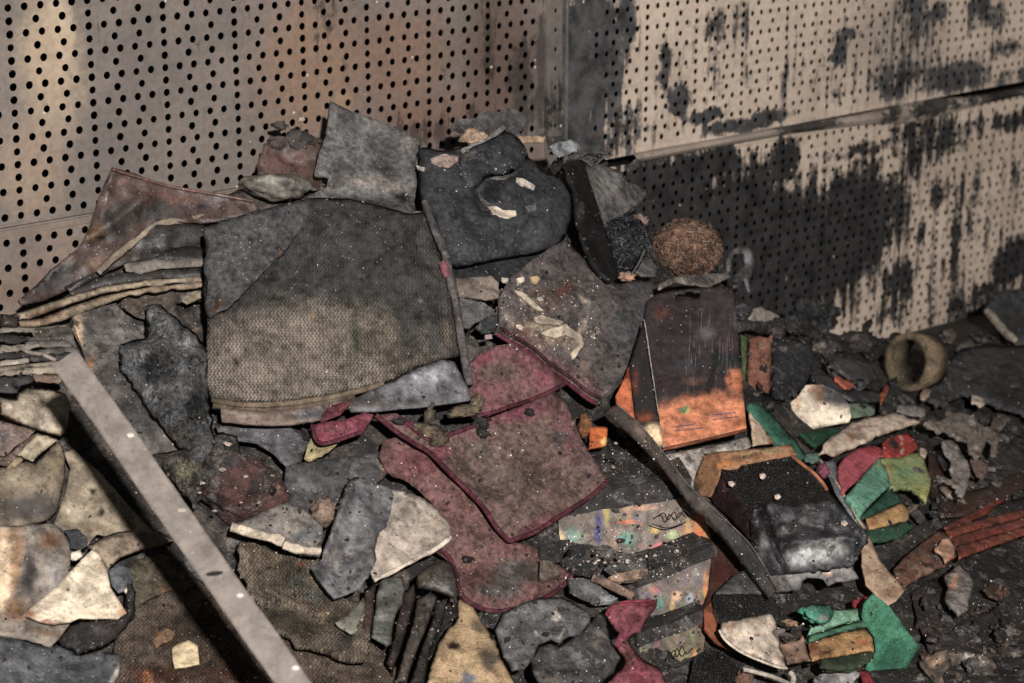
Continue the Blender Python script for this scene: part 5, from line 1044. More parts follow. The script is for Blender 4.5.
# ------------------------------------------------------------------ lower left corner
sheet('padded_card', 'cream padded sheet curving out from under the metal strip', 'sheet', 'd', [(0,60),(140,80),(160,20),(230,-20),(420,-10),(560,30),(600,110),(580,280),(560,350),(520,396),(420,376),(300,340),(150,280),(0,210)],
      col=(166,150,128), paint=[(60,150,100,40,10,(188,172,148),.8),(350,108,34,16,0,(92,70,52),.4),(480,60,60,40,0,(180,150,116),.8),(40,240,120,16,14,(140,130,108),.7),(250,300,200,16,14,(150,136,112),.7)], mat='scorched_paper', lift=.055, thick=.012, s=3.5, bulge=.012, bw=7, amp=.004)
sheet('beige_card', 'beige sloping piece below the cream padded sheet', 'tab', 'd', [(160,545),(200,480),(320,366),(400,380),(490,425),(430,480),(340,550),(280,612),(210,590)], col=(176,160,132), paint=[(260,580,70,10,30,(140,122,98),.6)], mat='scorched_paper', lift=.055, thick=.010, s=3, bulge=.005, bw=4)
sheet('brown_board', 'upper reddish brown board corner at the left frame edge', 'board', 'd', [(-60,250),(0,262),(140,300),(300,345),(240,400),(140,470),(70,540),(30,556),(-60,540)], col=(126,104,94), paint=[(40,400,60,60,0,(90,84,84),.8),(200,340,60,30,0,(136,104,90))], mat='ash_board', lift=.042, thick=.006, s=3)
sheet('brown_board', 'lower reddish brown board corner below the first one', 'board', 'd', [(-60,560),(30,565),(90,540),(160,470),(260,400),(310,366),(240,440),(160,545),(70,640),(-60,600)], col=(118,92,80), mat='ash_board', lift=.036, thick=.006, s=3)
sheet('tan_strip', 'thin ochre strip edge beneath the brown board corners', 'strip', 'd', [(66,650),(160,556),(205,590),(130,650),(80,700),(40,700)], col=(160,140,104), mat='scorched_paper', lift=.034, s=3)
sheet('gradient_board', 'rounded board fading from cream to soot grey at the left edge', 'board', 'F', [(-30,440),(30,430),(90,410),(120,420),(180,360),(205,345),(222,390),(222,470),(210,530),(195,585),(160,618),(80,640),(0,645),(-30,640)],
      col=(134,118,96), paint=[(100,570,160,70,0,(80,74,70),.7),(60,470,50,30,0,(158,142,116),.8),(60,480,18,8,0,(110,96,78),.5),(190,430,40,60,0,(148,130,98),.8),(0,530,40,40,0,(120,104,84))], mat='scorched_paper', lift=.03, thick=.008, s=3.5, bulge=.008, bw=10)
sheet('tan_board', 'tan board with black spots in the shade of the metal strip', 'board', 'F', [(222,384),(250,372),(280,400),(340,450),(400,520),(470,600),(520,650),(470,690),(330,660),(300,700),(220,650),(185,625),(200,590),(225,520),(240,440)],
      col=(150,134,110), paint=[(350,585,20,12,-20,(36,32,30),.4),(320,520,10,16,0,(50,42,36),.5),(240,590,12,10,0,(190,176,150),.6),(230,540,10,8,0,(180,164,140),.6),(280,640,100,20,0,(130,112,92)),(240,430,20,16,0,(90,80,72),.6)], mat='scorched_paper', lift=.025, thick=.006, s=3.5)
sheet('arched_rim', 'arched tan cardboard rim in the shade of the strip, right of the cream triangle', 'cardboard', 'H', [(330,172),(380,140),(440,118),(520,112),(600,120),(650,150),(600,170),(520,190),(450,218),(400,262),(380,230)],
      col=(140,120,98), paint=[(420,140,110,6,-14,(90,76,62),.5),(440,200,60,5,-20,(100,84,68),.5)], mat='scorched_paper', lift=.045, thick=.008, s=3, bulge=.008, bw=6)
sheet('olive_dirt_cloth', 'olive-brown gritty cloth between the arched rim and the knitted cloth', 'cloth', 'H', [(480,260),(520,220),(600,200),(680,230),(740,300),(700,340),(620,370),(560,400),(520,440),(490,400),(500,330)], col=(92,84,66), paint=[(620,330,60,20,0,(104,72,52),.8)], mat='felt', lift=.025, thick=.006, s=3.5)
sheet('scorched_board', 'big board scorched from cream at the left to brown and grey', 'board', 'H', [(-40,96),(60,96),(130,92),(200,86),(225,110),(250,140),(272,190),(262,230),(262,300),(280,420),(268,450),(220,516),(190,546),(150,532),(70,512),(0,498),(-40,490)],
      col=(130,118,106), paint=[(10,280,60,220,4,(206,176,140),.6),(60,220,34,180,4,(166,122,86),.8),(110,280,40,130,4,(66,58,58),.8),(190,150,70,50,0,(140,100,70),.8),(200,270,50,100,0,(138,132,126),.8),(180,500,100,24,8,(110,86,66),.7),(60,410,60,60,0,(140,100,70),.7),(30,130,50,30,0,(170,130,92),.8)],
      mat='scorched_paper', lift=.045, thick=.007, s=3.5, amp=.004)
sheet('cream_triangle', 'bright cream triangular card with toasted brown tips', 'card', 'H', [(345,183),(372,205),(400,262),(412,325),(440,370),(472,420),(440,440),(400,438),(360,440),(300,436),(262,452),(200,462),(150,450),(98,430),(112,404),(180,350),(240,292),(290,238)],
      col=(214,194,164), paint=[(110,425,36,20,0,(176,110,72),.8),(455,418,26,26,0,(190,136,96),.8),(250,336,11,11,0,(76,58,50),.4),(385,230,14,50,20,(206,170,136),.8),(180,455,70,10,8,(150,96,76),.6)], mat='paper', lift=.065, thick=.005, s=3.2, amp=.002, jag=.4)
sheet('charred_crust', 'black charred crust along the lower edge of the cream triangle', 'crust', 'H', [(215,520),(262,470),(300,452),(360,448),(420,446),(472,424),(470,350),(480,310),(506,340),(504,420),(470,480),(430,520),(380,550),(330,562),(292,580),(270,560),(230,548)],
      col=(50,45,43), paint=[(360,490,60,14,0,(84,76,72),.8)], mat='charred', lift=.055, thick=.012, s=3, jag=1.5, bulge=.012, bw=6, amp=.006)
sheet('slate_sheet', 'large slate grey sheet in the bottom left corner', 'sheet', 'H', [(-40,500),(60,520),(110,532),(180,550),(220,544),(262,560),(300,582),(370,562),(446,574),(446,640),(420,700),(400,720),(-40,720)],
      col=(72,74,77), paint=[(430,650,14,40,20,(170,156,136),.5),(300,620,100,40,0,(64,66,68)),(100,640,100,40,0,(78,80,84))], mat='melted_film', lift=.04, thick=.005, s=4, amp=.005)
sheet('small_flake', 'bluish black small flake above the cream triangle', 'flake', 'H', [(240,112),(290,108),(326,140),(326,170),(300,184),(262,180),(262,150)], col=(66,70,74), mat='ash_board', lift=.065, s=2.6)
sheet('small_flake', 'small white flake at the tip of the cream triangle', 'flake', 'H', [(262,196),(300,186),(308,206),(286,222),(264,220)], col=(214,196,176), mat='plaster', lift=.07, s=2.4)
sheet('small_flake', 'flat grey flake right of the cream triangle', 'flake', 'H', [(404,262),(450,240),(486,256),(500,290),(480,330),(440,344),(418,320)], col=(88,90,94), mat='ash_board', lift=.05, s=2.6)
sheet('small_flake', 'tiny cream flake below the flat grey flake', 'flake', 'H', [(464,336),(488,318),(494,334),(474,352)], col=(206,186,160), mat='plaster', lift=.055, s=2)
sheet('beige_scrap', 'beige five-sided paper scrap on the knitted cloth at the bottom', 'paper', 'W', [(370,500),(410,476),(455,460),(500,490),(504,540),(508,582),(440,596),(386,606),(372,560)], col=(196,172,128), paint=[(440,540,40,20,0,(208,188,146),.8)], mat='scorched_paper', lift=.045, thick=.003, s=2.6)
sheet('orange_smudge', 'orange-brown scorched crumb left of the beige scrap', 'crumb', 'W', [(270,470),(300,420),(350,395),(388,420),(370,460),(320,480),(290,500)], col=(136,100,70), mat='scorched_paper', lift=.035, s=2.6, jag=1)
# foreground metal strip, standing clear of the heap
def strip_pt(t, side, off=0.0):     # t 0 top .. 1 bottom
    x = 66 + (330 - 66)*t; y = 352 + (720 - 352)*t; Y = 2.34 - .34*t
    return x, y, Y
def bar3(name, a, b, w, th, parent, col, mat, label=None, cat=None, end=None):
    A = at(*a); B = at(*b); t = (B - A).normalized(); toc = (CAM - (A + B)/2).normalized(); s_ = t.cross(toc).normalized(); n_ = s_.cross(t).normalized()
    return A, B, t, s_, n_
A, B, t_, s_, n_ = bar3('x', (65, 358, 2.36), (348, 760, 2.06), 0, 0, None, None, None)
if s_.x < 0: s_ = -s_
n_ = (CAM - A).normalized(); n_ = (n_ - t_*n_.dot(t_)).normalized()
bm = bmesh.new(); nn = 60
prof = [(-.0155, -.0010), (-.0155, .0012), (-.0135, .0020), (.0135, .0020), (.0155, .0010), (.0158, -.009), (.0146, -.009), (.0143, -.0008)]
rows = []
for i in range(nn + 1):
    q = A + (B - A)*i/nn; wv = noise.noise_vector(q*14)*.0012
    rows.append([bm.verts.new(q + s_*u*1.06*(1 + .04*noise.noise(q*40)) + n_*v + wv) for u, v in prof])
for i in range(nn):
    for j in range(len(prof)):
        j2 = (j + 1) % len(prof); bm.faces.new((rows[i][j], rows[i][j2], rows[i + 1][j2], rows[i + 1][j]))
bm.faces.new(rows[0]); bm.faces.new(rows[-1][::-1]); bmesh.ops.recalc_face_normals(bm, faces=bm.faces); bm.verts.index_update()
VV = [v.co.copy() for v in bm.verts]; FF = [[v.index for v in f.verts] for f in bm.faces]; bm.free()
strip = mesh_obj('metal_strip', VV, FF, 'steel', None, [lin((122,111,102))]*len(VV), False)
tag(strip, 'long blurred grey-beige metal strip slanting across the lower left in front of the heap', 'metal strip')
H0 = [A - s_*.010 - t_*.004, A - s_*.018 - t_*.018 + n_*.002, A - s_*.030 - t_*.032, A - s_*.036 - t_*.046]
tube3('hooked_end', H0, .0022, strip, (130,118,108), 'steel')
q = at(209, 578, 2.19); q = A + t_*((q - A).dot(t_)) - s_*.002 + n_*.0026
V = []; 
for k_ in range(14):
    an = 2*math.pi*k_/14; V.append(q + (t_*.05 + s_).normalized()*.0085*math.cos(an) + t_*.0030*math.sin(an) + t_*.004*math.cos(an))
mesh_obj('slot', V + [v - n_*.001 for v in V], [list(range(14)), list(range(27, 13, -1))] + [[i, i + 14, (i + 1) % 14 + 14, (i + 1) % 14] for i in range(14)], 'dark_plastic', strip, [lin((30,26,24))]*28, False)
for fx in (.22, .41, .62, .8):
    q = A + (B - A)*fx + s_*random.uniform(.004, .011) + n_*.0022
    bm = bmesh.new(); bmesh.ops.create_icosphere(bm, subdivisions=2, radius=.003); vv = [Vector((v.co.x*1.6, v.co.y, v.co.z)) + q for v in bm.verts]; ff = [[v.index for v in f.verts] for f in bm.faces]; bm.free()
    mesh_obj('pale_speck', vv, ff, 'plaster', strip, [lin((206,194,180))]*len(vv), True)
# ------------------------------------------------------------------ right-hand part of the heap
# tape roll
cx_, cy_ = 906, 362; Yr = D(906, 372) - .10; c = at(cx_, cy_, Yr); sc_ = Yr/F
axis = Vector((-.74, -.60, .16)).normalized(); u_ = axis.cross(Vector((0, 0, 1))).normalized(); v_ = u_.cross(axis).normalized()
V, Fc, CC = [], [], []; R1, R0, W = 30*sc_*1.0, 24*sc_, .055; M_ = 40
prof = [(R0, 0), (R1, 0), (R1, -W), (R0, -W)]
for i in range(M_):
    an = 2*math.pi*i/M_
    for r_, w_ in prof:
        wob = 1 + .05*noise.noise(Vector((math.cos(an), math.sin(an), w_*20))*2)
        V.append(c + (u_*math.cos(an) + v_*math.sin(an))*r_*wob + axis*w_); CC.append(lin((116,96,72) if r_ > R0 else (92,80,56)))  # inner wall darker olive: shade inside the roll put into its colour
for i in range(M_):
    for j in range(4):
        a, b = i*4 + j, i*4 + (j + 1) % 4; a2, b2 = ((i + 1) % M_)*4 + j, ((i + 1) % M_)*4 + (j + 1) % 4; Fc.append((a, b, b2, a2))
rl = mesh_obj('tape_roll', V, Fc, 'scorched_paper', None, CC, True); tag(rl, 'scorched tan cardboard roll lying on its side against the sooty panel', 'roll')
lump('cream_wad', 'cream paper wad stuck in the upper part of the tan roll', 'paper', 'T', 528, 470, 34, 26, (150,142,124), 'paper', .085, rough=.4, sub=3)
SR = lambda *a, **k: sheet(*a, **k)
SR('dark_cloth', 'large charcoal grey cloth draped at the right frame edge', 'cloth', 'P', [(926,398),(934,380),(948,362),(962,348),(990,344),(1030,346),(1050,350),(1050,424),(1010,412),(985,404),(966,394),(950,402),(936,408)],
   col=(74,73,74), paint=[(960,370,30,14,-20,(84,83,84)),(1010,390,30,16,0,(62,61,61))], mat='felt', lift=.06, thick=.01, amp=.016, freq=.035, bulge=.02, bw=10, s=4)
SR('dark_panel_scrap', 'dark slate lump at the right frame edge below the panel', 'scrap', 'P', [(994,296),(1010,290),(1040,288),(1040,344),(1012,338),(1000,322),(990,308)], col=(58,60,61), mat='ash_board', lift=.10, thick=.02, s=4, amp=.01)
tube('pale_stick', [(987,311),(996,322),(1006,333),(1016,341)], .0085, None, None, .12, 'P', (150,136,122), 'plaster', 8, 'short pale stick leaning on the dark slate lump at the right edge', 'stick', jit=.25)
SR('torn_cloth', 'upper torn grey-beige cloth rag right of the plaster chunk', 'rag', 'Z', [(210,404),(240,390),(300,384),(350,360),(400,345),(450,362),(490,400),(530,420),(570,440),(582,480),(574,540),(568,572),(550,560),(544,500),(520,480),(508,520),(496,560),(470,572),(440,540),(424,500),(370,470),(330,450),(290,446),(240,430)],
   col=(128,116,106), paint=[(300,420,60,20,0,(140,120,96),.8),(460,530,26,30,0,(176,156,136),.7),(420,390,50,30,0,(118,112,108),.8),(510,520,12,20,0,(96,120,84),.7),(480,440,40,14,20,(90,80,76),.7)], mat='felt', lift=.10, thick=.006, s=3, jag=1.5, amp=.016, freq=.07)
SR('torn_cloth', 'lower torn grey cloth rag hanging down below the first rag', 'rag', 'Z', [(308,496),(340,486),(372,500),(392,540),(412,580),(434,604),(440,650),(430,720),(410,760),(380,770),(370,720),(345,690),(352,640),(350,600),(330,560),(310,530)],
   col=(140,130,124), mat='felt', lift=.09, thick=.005, s=3, jag=1.5, amp=.014, freq=.08)
SR('torn_cloth', 'small torn rag with a rusty tip beside the lower rag', 'rag', 'Z', [(440,580),(480,570),(530,604),(520,650),(500,676),(470,650),(450,620)], col=(122,98,86), mat='felt', lift=.07, thick=.005, s=3, jag=1.5, amp=.01)
SR('cream_fragment', 'cream fragment above the upper torn rag', 'fragment', 'Z', [(446,262),(480,262),(508,290),(512,316),(490,330),(470,310),(450,306)], col=(184,166,148), mat='plaster', lift=.10, s=2.6, jag=1)
SR('cream_fragment', 'blurred beige fragment below the tan roll', 'fragment', 'Z', [(196,258),(224,232),(252,236),(244,270),(216,292),(200,284)], col=(160,138,118), mat='plaster', lift=.08, s=2.6, jag=1)
SR('cream_fragment', 'beige fragment on the right shoulder of the tan roll', 'fragment', 'Z', [(290,80),(316,78),(340,110),(324,126),(302,110)], col=(150,130,112), mat='plaster', lift=.10, s=2.6, jag=1)
SR('cream_fragment', 'pale crumb at the right tip of the red and black sponge', 'fragment', 'Y', [(680,330),(710,316),(736,360),(720,390),(690,372)], col=(176,150,130), mat='plaster', lift=.09, s=2.4)
SR('grey_scrap', 'grey flat scrap behind the right end of the plaster chunk', 'scrap', 'Y', [(524,40),(560,26),(640,30),(724,50),(716,110),(640,104),(590,92),(530,90)], col=(122,116,112), mat='ash_board', lift=.09, s=2.8, jag=1)
SR('melted_lump', 'sooty grey folded lump right of the charred block', 'lump', 'b', [(740,400),(770,370),(850,380),(930,400),(990,440),(1010,500),(960,540),(900,560),(850,520),(780,470),(720,440)], col=(74,72,74), paint=[(880,420,60,20,10,(92,90,92),.8)], mat='melted_film', lift=.08, thick=.02, s=3, bulge=.03, bw=9, amp=.012, freq=.07)
SR('melted_lump', 'dark fold continuing below the sooty grey folded lump', 'lump', 'b', [(640,480),(700,470),(780,500),(860,560),(960,560),(1060,590),(1050,640),(960,650),(860,640),(800,600),(720,560),(660,540)], col=(60,58,62), mat='melted_film', lift=.05, thick=.02, s=3, bulge=.02, bw=8, amp=.01)
SR('orange_ember_scrap', 'orange plastic scrap between charred block and sooty lump', 'scrap', 'b', [(764,486),(790,484),(820,506),(860,512),(880,540),(856,562),(820,556),(800,530),(774,512)], col=(196,96,66), mat='paper', lift=.10, s=2.2, jag=.8)
SR('orange_ember_scrap', 'small rusty orange triangle left of the tan roll', 'scrap', 'T', [(420,646),(450,600),(462,630),(450,676),(424,690)], col=(170,84,50), mat='paper', lift=.08, s=2.2)
SR('dark_wedge', 'black upright wedge below the tan roll', 'wedge', 'Z', [(4,320),(40,250),(56,190),(84,180),(90,260),(80,330),(60,370),(20,360)], col=(48,48,50), paint=[(20,290,14,30,20,(120,70,44),.7)], mat='ash_board', lift=.08, s=2.8, thick=.01)
SR('pale_scrap', 'pale grey scrap behind the charred edge above the brown sponge', 'scrap', 'b', [(280,160),(310,110),(350,96),(400,120),(460,154),(420,166),(380,180),(340,194)], col=(172,158,146), mat='plaster', lift=.06, s=2.6, jag=1)
tube('charred_edge', [(200,216),(270,204),(330,212),(400,240),(470,250)], .009, None, None, .08, 'b', (74,68,66), 'charred', 8, 'charred crumbly edge along the top of the brown sponge', 'edge', jit=.5)
for i, (x, y, rx, ry, c, lb) in enumerate([(640,150,130,90,(66,68,70),'big dark grey lump against the wall behind the charred block'), (440,200,80,40,(72,68,68),'flattened grey lump behind the brown sponge'),
        (700,330,60,50,(88,80,80),'purplish grey lump right of the charred block'), (230,130,50,50,(50,50,52),'dark lump behind the hanging carton'), (900,300,120,60,(44,42,42),'black lump under the pale cleaned patch of panel'), (520,200,50,50,(58,60,62),'dark round lump left of the big grey lump')]):
    lump('charred_lump', lb, 'lump', 'b', x, y, rx, ry, c, 'charred' if i > 2 else 'furry', .05, rough=.5, freq=1.8, sub=4)
# red slatted crate piece
rack = empty('red_rack', at(990, 545, D(990, 545) - .06), 'fallen red slatted rack end at the right frame edge', 'rack')
for i, (p, c) in enumerate([([(560,168),(640,140),(770,108),(840,92),(840,116),(720,150),(640,172),(576,196)],(140,62,44)), ([(576,192),(660,168),(760,142),(840,118),(840,150),(740,178),(650,206),(590,226)],(122,52,38)), ([(590,222),(660,202),(760,176),(840,148),(840,178),(720,220),(640,250),(604,262)],(136,60,44))]):
    sheet('slat', None, None, 'O', p, col=c, paint=[(620,200,40,40,0,(100,44,30),.8),(740,150,40,14,0,(96,40,30),.8)], mat='leather', lift=.07, thick=.008, s=3, amp=.001, bulge=.004, bw=3, parent=rack)
sheet('red_splinter', 'thin separate red splinter just above the fallen red rack', 'splinter', 'O', [(552,158),(640,112),(720,66),(760,60),(700,110),(640,136),(570,164)], col=(120,46,32), mat='leather', lift=.07, thick=.006, s=3)
SR('brown_shadow_piece', 'brown piece painted as the shadowed left part of the red slats', 'board', 'O', [(384,300),(420,260),(480,210),(540,168),(570,190),(596,256),(540,284),(470,320),(420,352),(392,336)], col=(104,64,46), paint=[(450,280,40,30,0,(120,76,56),.8),(520,230,30,30,0,(76,46,36),.8),(500,300,60,8,-20,(150,110,90),.6)], mat='ash_board', lift=.06, thick=.010, s=3, amp=.006)  # brown colour stands for the shadow over the slats' left part
SR('peeling_flake', 'tan peeling flake at the left end of the red slats', 'flake', 'O', [(520,232),(548,200),(566,188),(590,230),(584,262),(556,276),(546,250)], col=(186,136,104), paint=[(580,262,14,10,0,(200,70,40),.6)], mat='scorched_paper', lift=.09, s=2.4, jag=1)
SR('curled_scrap', 'curled grey and orange scrap hanging below the red slats', 'scrap', 'O', [(548,322),(580,300),(600,280),(640,312),(652,350),(640,400),(634,440),(600,462),(570,436),(552,400),(562,360)], col=(128,116,110), paint=[(585,345,24,36,20,(196,136,100),.7),(590,410,30,30,0,(140,130,130),.8)], mat='melted_film', lift=.07, s=2.6, jag=1, bulge=.012, bw=7, amp=.008)
SR('pale_edged_film', 'dark film with pale buckled edges in the bottom right corner', 'film', 'O', [(470,610),(500,586),(560,572),(640,576),(700,590),(750,640),(780,690),(700,690),(660,640),(600,616),(560,630),(540,660),(560,690),(520,690)], col=(110,92,80), paint=[(520,610,50,24,0,(176,140,112),.7),(640,590,60,14,10,(150,140,130),.7),(620,640,60,30,0,(90,84,82),.8)], mat='scorched_paper', lift=.03, thick=.004, s=3, amp=.012, freq=.06)
SR('dark_sheet', 'blackish sheet lying on the floor in the bottom right corner', 'sheet', 'O', [(440,380),(520,330),(620,470),(700,440),(840,380),(840,720),(560,720),(520,620),(480,520)], col=(56,46,42), paint=[(640,520,80,60,0,(64,50,46)),(780,420,60,40,0,(50,50,52))], mat='charred', lift=.012, thick=.004, s=5, amp=.010)
SR('rusty_sheet', 'dark rust-brown sheet behind the lime sponge', 'sheet', 'Z', [(240,540),(310,540),(340,620),(350,700),(440,740),(560,700),(640,660),(700,640),(710,760),(560,800),(420,850),(300,860),(250,760),(240,640)], col=(70,46,38), paint=[(520,640,60,30,0,(110,56,38),.8),(460,720,60,30,0,(96,50,36),.8)], mat='leather', lift=.02, thick=.005, s=5, amp=.010)
sheet('small_cream_label', 'black upright shard left of the bright cream card', 'shard', 'b', [(640,470),(700,450),(760,500),(790,560),(780,620),(720,600),(670,560)], col=(52,54,58), mat='ash_board', lift=.04, s=2.6)
rr = random.Random(77)
for zi, (zn, (x0, y0, x1, y1), n, a, b) in enumerate([('torn scraps in the bottom right corner', (925, 590, 1024, 680), 16, 9, 24), ('torn scraps right of the lime sponge', (935, 420, 1024, 505), 13, 8, 20), ('torn scraps between charred block and tan roll', (760, 325, 900, 392), 15, 7, 16),
        ('torn scraps around the tan roll', (930, 335, 1020, 350), 5, 8, 16), ('torn scraps left of the red rack', (905, 470, 945, 520), 6, 6, 13), ('torn scraps beside the grey shards', (450, 545, 640, 600), 12, 6, 13),
        ('torn scraps under the furry clod', (205, 420, 320, 450), 7, 6, 14), ('torn scraps along the ridge', (440, 150, 640, 175), 9, 6, 13), ('torn scraps left of the flat bar', (590, 410, 660, 480), 7, 6, 14)]):
    for i in range(n):
        x, y = rr.uniform(x0, x1), rr.uniform(y0, y1); R_ = rr.uniform(a, b); m = rr.randint(6, 9); an0 = rr.uniform(0, 6.28); ec = rr.uniform(.35, .8); ro = rr.uniform(-.9, .9)
        pts = []
        for q in range(m):
            t = an0 + 6.283*q/m; d = R_*rr.uniform(.55, 1.0); u, v = d*math.cos(t), d*ec*math.sin(t); pts.append((x + u*math.cos(ro) - v*math.sin(ro), y + u*math.sin(ro) + v*math.cos(ro)))
        c = rr.choice([(44,41,40),(58,54,52),(76,70,66),(50,40,34),(84,60,46),(98,90,82),(66,62,62),(38,36,36),(110,96,84),(60,64,66)])
        sheet('torn_scrap', 'torn scrap', 'scrap', 'P', pts, col=c, paint=[(x + rr.uniform(-5, 5), y + rr.uniform(-4, 4), R_*.4, R_*.25, 20, tuple(v*1.5 for v in c), .8)], mat=rr.choice(['ash_board', 'melted_film', 'charred', 'leather']),
              lift=rr.uniform(.012, .04), gy=rr.uniform(-.05, .12), gx=rr.uniform(-.08, .08), thick=.003, s=3, jag=1.6, amp=.014, freq=.08, bulge=rr.choice([0, .008]), bw=6, smooth=rr.random() < .5, group=zn)
# ------------------------------------------------------------------ shards and crumbs scattered over everything
bpy.context.view_layer.update(); dg = bpy.context.evaluated_depsgraph_get()
def hit(x, y):
    r = ray(x, y).normalized(); ok, loc, nor, idx, ob, mt_ = SC.ray_cast(dg, CAM, r)
    return (loc, nor, ob) if ok else None
rs_ = random.Random(11)
def chip(c, nor, a, b, th, rnd, V, Fc, CC, colr):
    z = nor; x = z.orthogonal().normalized(); an = rnd.uniform(0, 6.28); y = z.cross(x); x, y = x*math.cos(an) + y*math.sin(an), y*math.cos(an) - x*math.sin(an)
    n = rnd.randint(4, 6); base = len(V); ring = []
    for q in range(n):
        t = 2*math.pi*(q + rnd.uniform(-.3, .3))/n; r_ = rnd.uniform(.65, 1.1); ring.append(x*a*math.cos(t)*r_ + y*b*math.sin(t)*r_)
    tilt = z*th*rnd.uniform(.2, 1.2)
    for w in ring: V.append(c + w - z*th*.3); CC.append(colr)
    for w in ring: V.append(c + w*.85 + z*th + tilt*(w.dot(x)/a)); CC.append(colr)
    Fc.append([base + n + q for q in range(n)])
    for q in range(n): Fc.append([base + q, base + (q + 1) % n, base + n + (q + 1) % n, base + n + q])
zones = [('right-hand floor', 'dark chip of burnt rubble on the floor right of the sponges', (900, 640, 1020, 680), 14, 10),
         ('behind the roll', 'dark chip of burnt rubble in front of the right-hand panel', (860, 330, 1020, 440), 26, 10),
         ('right slope', 'dark chip of burnt rubble around the red slats', (900, 440, 1020, 640), 26, 9),
         ('above the green pad', 'dark chip of burnt rubble behind the charred block', (740, 320, 880, 400), 18, 8),
         ('left slope', 'dark chip of burnt rubble under the furry clod', (200, 430, 330, 560), 16, 7),
         ('bottom middle', 'dark chip of burnt rubble around the grey shards at the bottom', (430, 560, 640, 680), 22, 7),
         ('carton front', 'dark chip of burnt rubble between pink cloth and cartons', (540, 500, 640, 600), 14, 6),
         ('ridge', 'dark chip of burnt rubble along the ridge of the heap', (420, 140, 660, 260), 16, 6)]
for zn, lb, (x0, y0, x1, y1), n, sz in zones:
    for i in range(n):
        h = hit(rs_.uniform(x0, x1), rs_.uniform(y0, y1))
        if not h or h[2].name.startswith(('perforated', 'post', 'panel', 'backing')): continue
        if not h[2].name.startswith(('charred', 'dark_sheet', 'rusty', 'floor', 'dark_', 'carton_lid', 'slate', 'ash')) and rs_.random() < .8: continue
        loc, nor, ob = h; s_ = sz*loc.y/F*rs_.uniform(.5, 1.3)
        V, Fc, CC = [], [], []; k_ = rs_.choice([(46,44,44),(70,66,64),(92,86,80),(58,48,42),(104,92,82),(36,34,34)])
        chip(loc, (nor + Vector((rs_.uniform(-.4, .4), rs_.uniform(-.4, .4), .3))).normalized(), s_, s_*rs_.uniform(.4, .8), .004, rs_, V, Fc, CC, lin(k_))
        tag(mesh_obj('rubble_chip', V, Fc, 'ash_board', None, CC, False), lb, 'rubble chip', 'rubble chips, ' + zn)
dark_lumps = [((905, 640, 1020, 683), 12, 9), ((740, 318, 880, 380), 16, 9), ((860, 380, 1020, 470), 18, 10), ((900, 470, 1020, 520), 10, 8), ((930, 560, 1020, 660), 14, 10), ((440, 540, 640, 600), 14, 6), ((420, 150, 640, 190), 12, 6), ((220, 430, 300, 470), 8, 6), ((960, 330, 1024, 350), 8, 10), ((560, 440, 680, 480), 10, 4)]
for zi, ((x0, y0, x1, y1), n, sz) in enumerate(dark_lumps):
    for i in range(n):
        x, y = rs_.uniform(x0, x1), rs_.uniform(y0, y1); h = hit(x, y)
        if not h or not h[2].name.startswith(('charred', 'dark_sheet', 'rusty', 'floor', 'carton_lid')): continue
        o = lump('rubble_lump', 'charred lump', 'rubble lump', 'P', x, y, sz*rs_.uniform(.4, 1.1), sz*rs_.uniform(.3, .7), rs_.choice([(50,47,46),(72,68,66),(92,84,76),(62,48,40),(120,108,98),(44,42,44)]), rs_.choice(['ash_board', 'charred', 'melted_film']), .006, rough=1.0, freq=2.2, sub=3, rot=rs_.uniform(-.6, .6), group=['rubble lumps in the bottom right corner','rubble lumps behind the charred block','rubble lumps below the dark right-hand cloth','rubble lumps above the red rack','rubble lumps below the red rack','rubble lumps beside the pink cloth tip','rubble lumps along the ridge','rubble lumps above the red-black clump','rubble lumps along the foot of the panel','rubble lumps on the upper carton'][zi])
        v = h[0] - at(x, y, D(x, y) - .006); o.location = Vector(o.location) + v
bpy.context.view_layer.update(); dg = bpy.context.evaluated_depsgraph_get()
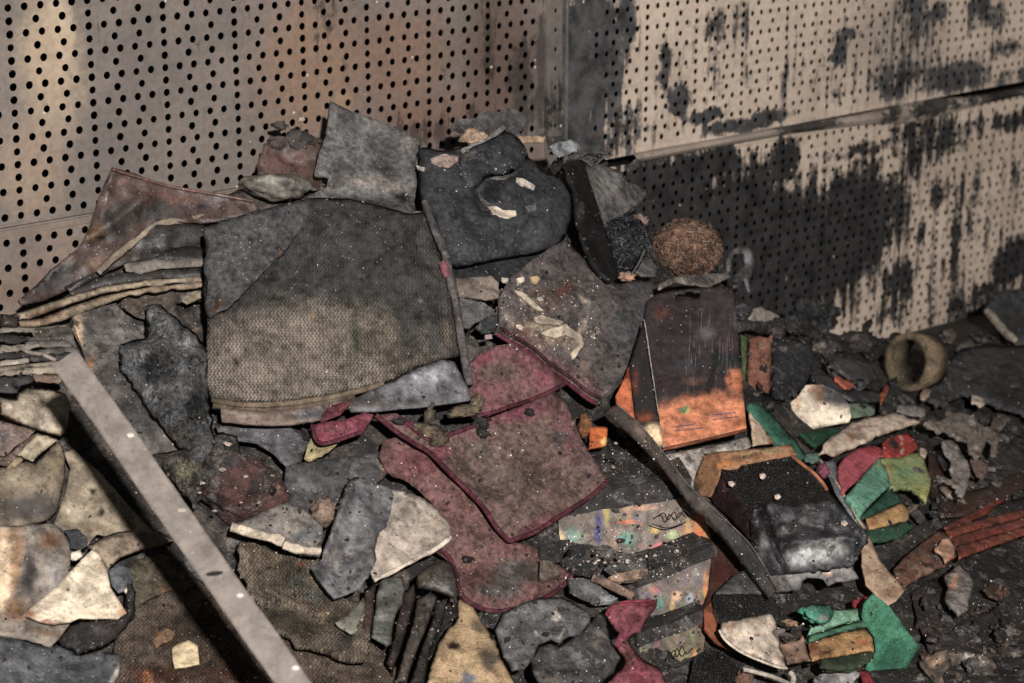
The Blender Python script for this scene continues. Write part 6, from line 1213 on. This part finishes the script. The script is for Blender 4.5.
def crumbs(name, label, n, palette, smin, smax, seed, boxes, mat='ash_board'):
    rnd = random.Random(seed); V, Fc, CC = [], [], []
    for i in range(n):
        x0, y0, x1, y1 = rnd.choices(boxes, [(b[2] - b[0])*(b[3] - b[1])*b[4] for b in boxes])[0][:4]
        h = hit(rnd.uniform(x0, x1), rnd.uniform(y0, y1))
        if not h or h[2].name.startswith(('perforated', 'post', 'panel', 'backing', 'metal_strip', 'slotted')): continue
        pale = h[2].name.startswith(('quilted', 'cream', 'scouring_pad', 'grain', 'tan_', 'padded', 'beige', 'gradient', 'scorched_b', 'curved_sh', 'plaster', 'burnt_card', 'melted_sp', 'pink_sp', 'sponge', 'teal', 'foam_sl', 'foil', 'grain', 'pointed', 'oven'))
        if pale and rnd.random() < .85: continue
        loc, nor, ob = h; s_ = smin + (smax - smin)*rnd.random()**3
        chip(loc, (nor + Vector((rnd.uniform(-.3, .3), rnd.uniform(-.3, .3), .2))).normalized(), s_, s_*rnd.uniform(.5, 1), s_*.4, rnd, V, Fc, CC, lin(rnd.choice(palette)))
    return tag(mesh_obj(name, V, Fc, mat, None, CC, False, origin=Vector((0, 2.8, 0))), label, 'crumbs', kind='stuff')
allb = [(0, 300, 1024, 683, 1), (260, 160, 700, 300, 1), (200, 430, 700, 683, 1.2), (740, 330, 1024, 683, 1.2)]
crumbs('ash_crumbs', 'dark ash crumbs strewn over the heap', 3600, [(36,33,32),(54,50,47),(80,72,64),(104,92,80),(46,38,34)], .0007, .0048, 21, allb)
crumbs('pale_grit', 'pale grit sprinkled over the heap', 2600, [(206,190,172),(170,152,136),(220,208,196),(150,134,118)], .0004, .0020, 22, allb, 'plaster')



crumbs('pale_grit', 'pale grit thickest at the foot of the pointed cloth and on the felt cloth', 1800, [(206,190,172),(170,152,136),(220,208,196)], .0005, .0020, 23, [(318,184,420,206,4),(500,280,600,350,1),(425,150,560,215,.7),(600,440,690,475,1),(560,530,690,580,1.2)], 'plaster')
ORD = ['leftmost','second','third','fourth','fifth','sixth','seventh','eighth','ninth','tenth','eleventh','twelfth','thirteenth','fourteenth','fifteenth','sixteenth','seventeenth','eighteenth','nineteenth','twentieth','twenty-first','twenty-second','twenty-third','twenty-fourth','twenty-fifth','twenty-sixth','twenty-seventh','twenty-eighth','twenty-ninth','thirtieth','thirty-first','thirty-second','thirty-third','thirty-fourth']
groups = {}
for o in bpy.data.objects:
    if o.get('group') and o.get('category') and not o.get('kind'): groups.setdefault(o['group'], []).append(o)
for g_, os_ in groups.items():
    if g_ in ('scorched papers stacked at the left edge', 'clumps on the pink cloth'): continue
    os_.sort(key=lambda o: px_of(Vector(o.location))[0])
    for i, o in enumerate(os_): o['label'] = ORD[i] + (' from the left' if i else '') + ' of the ' + g_
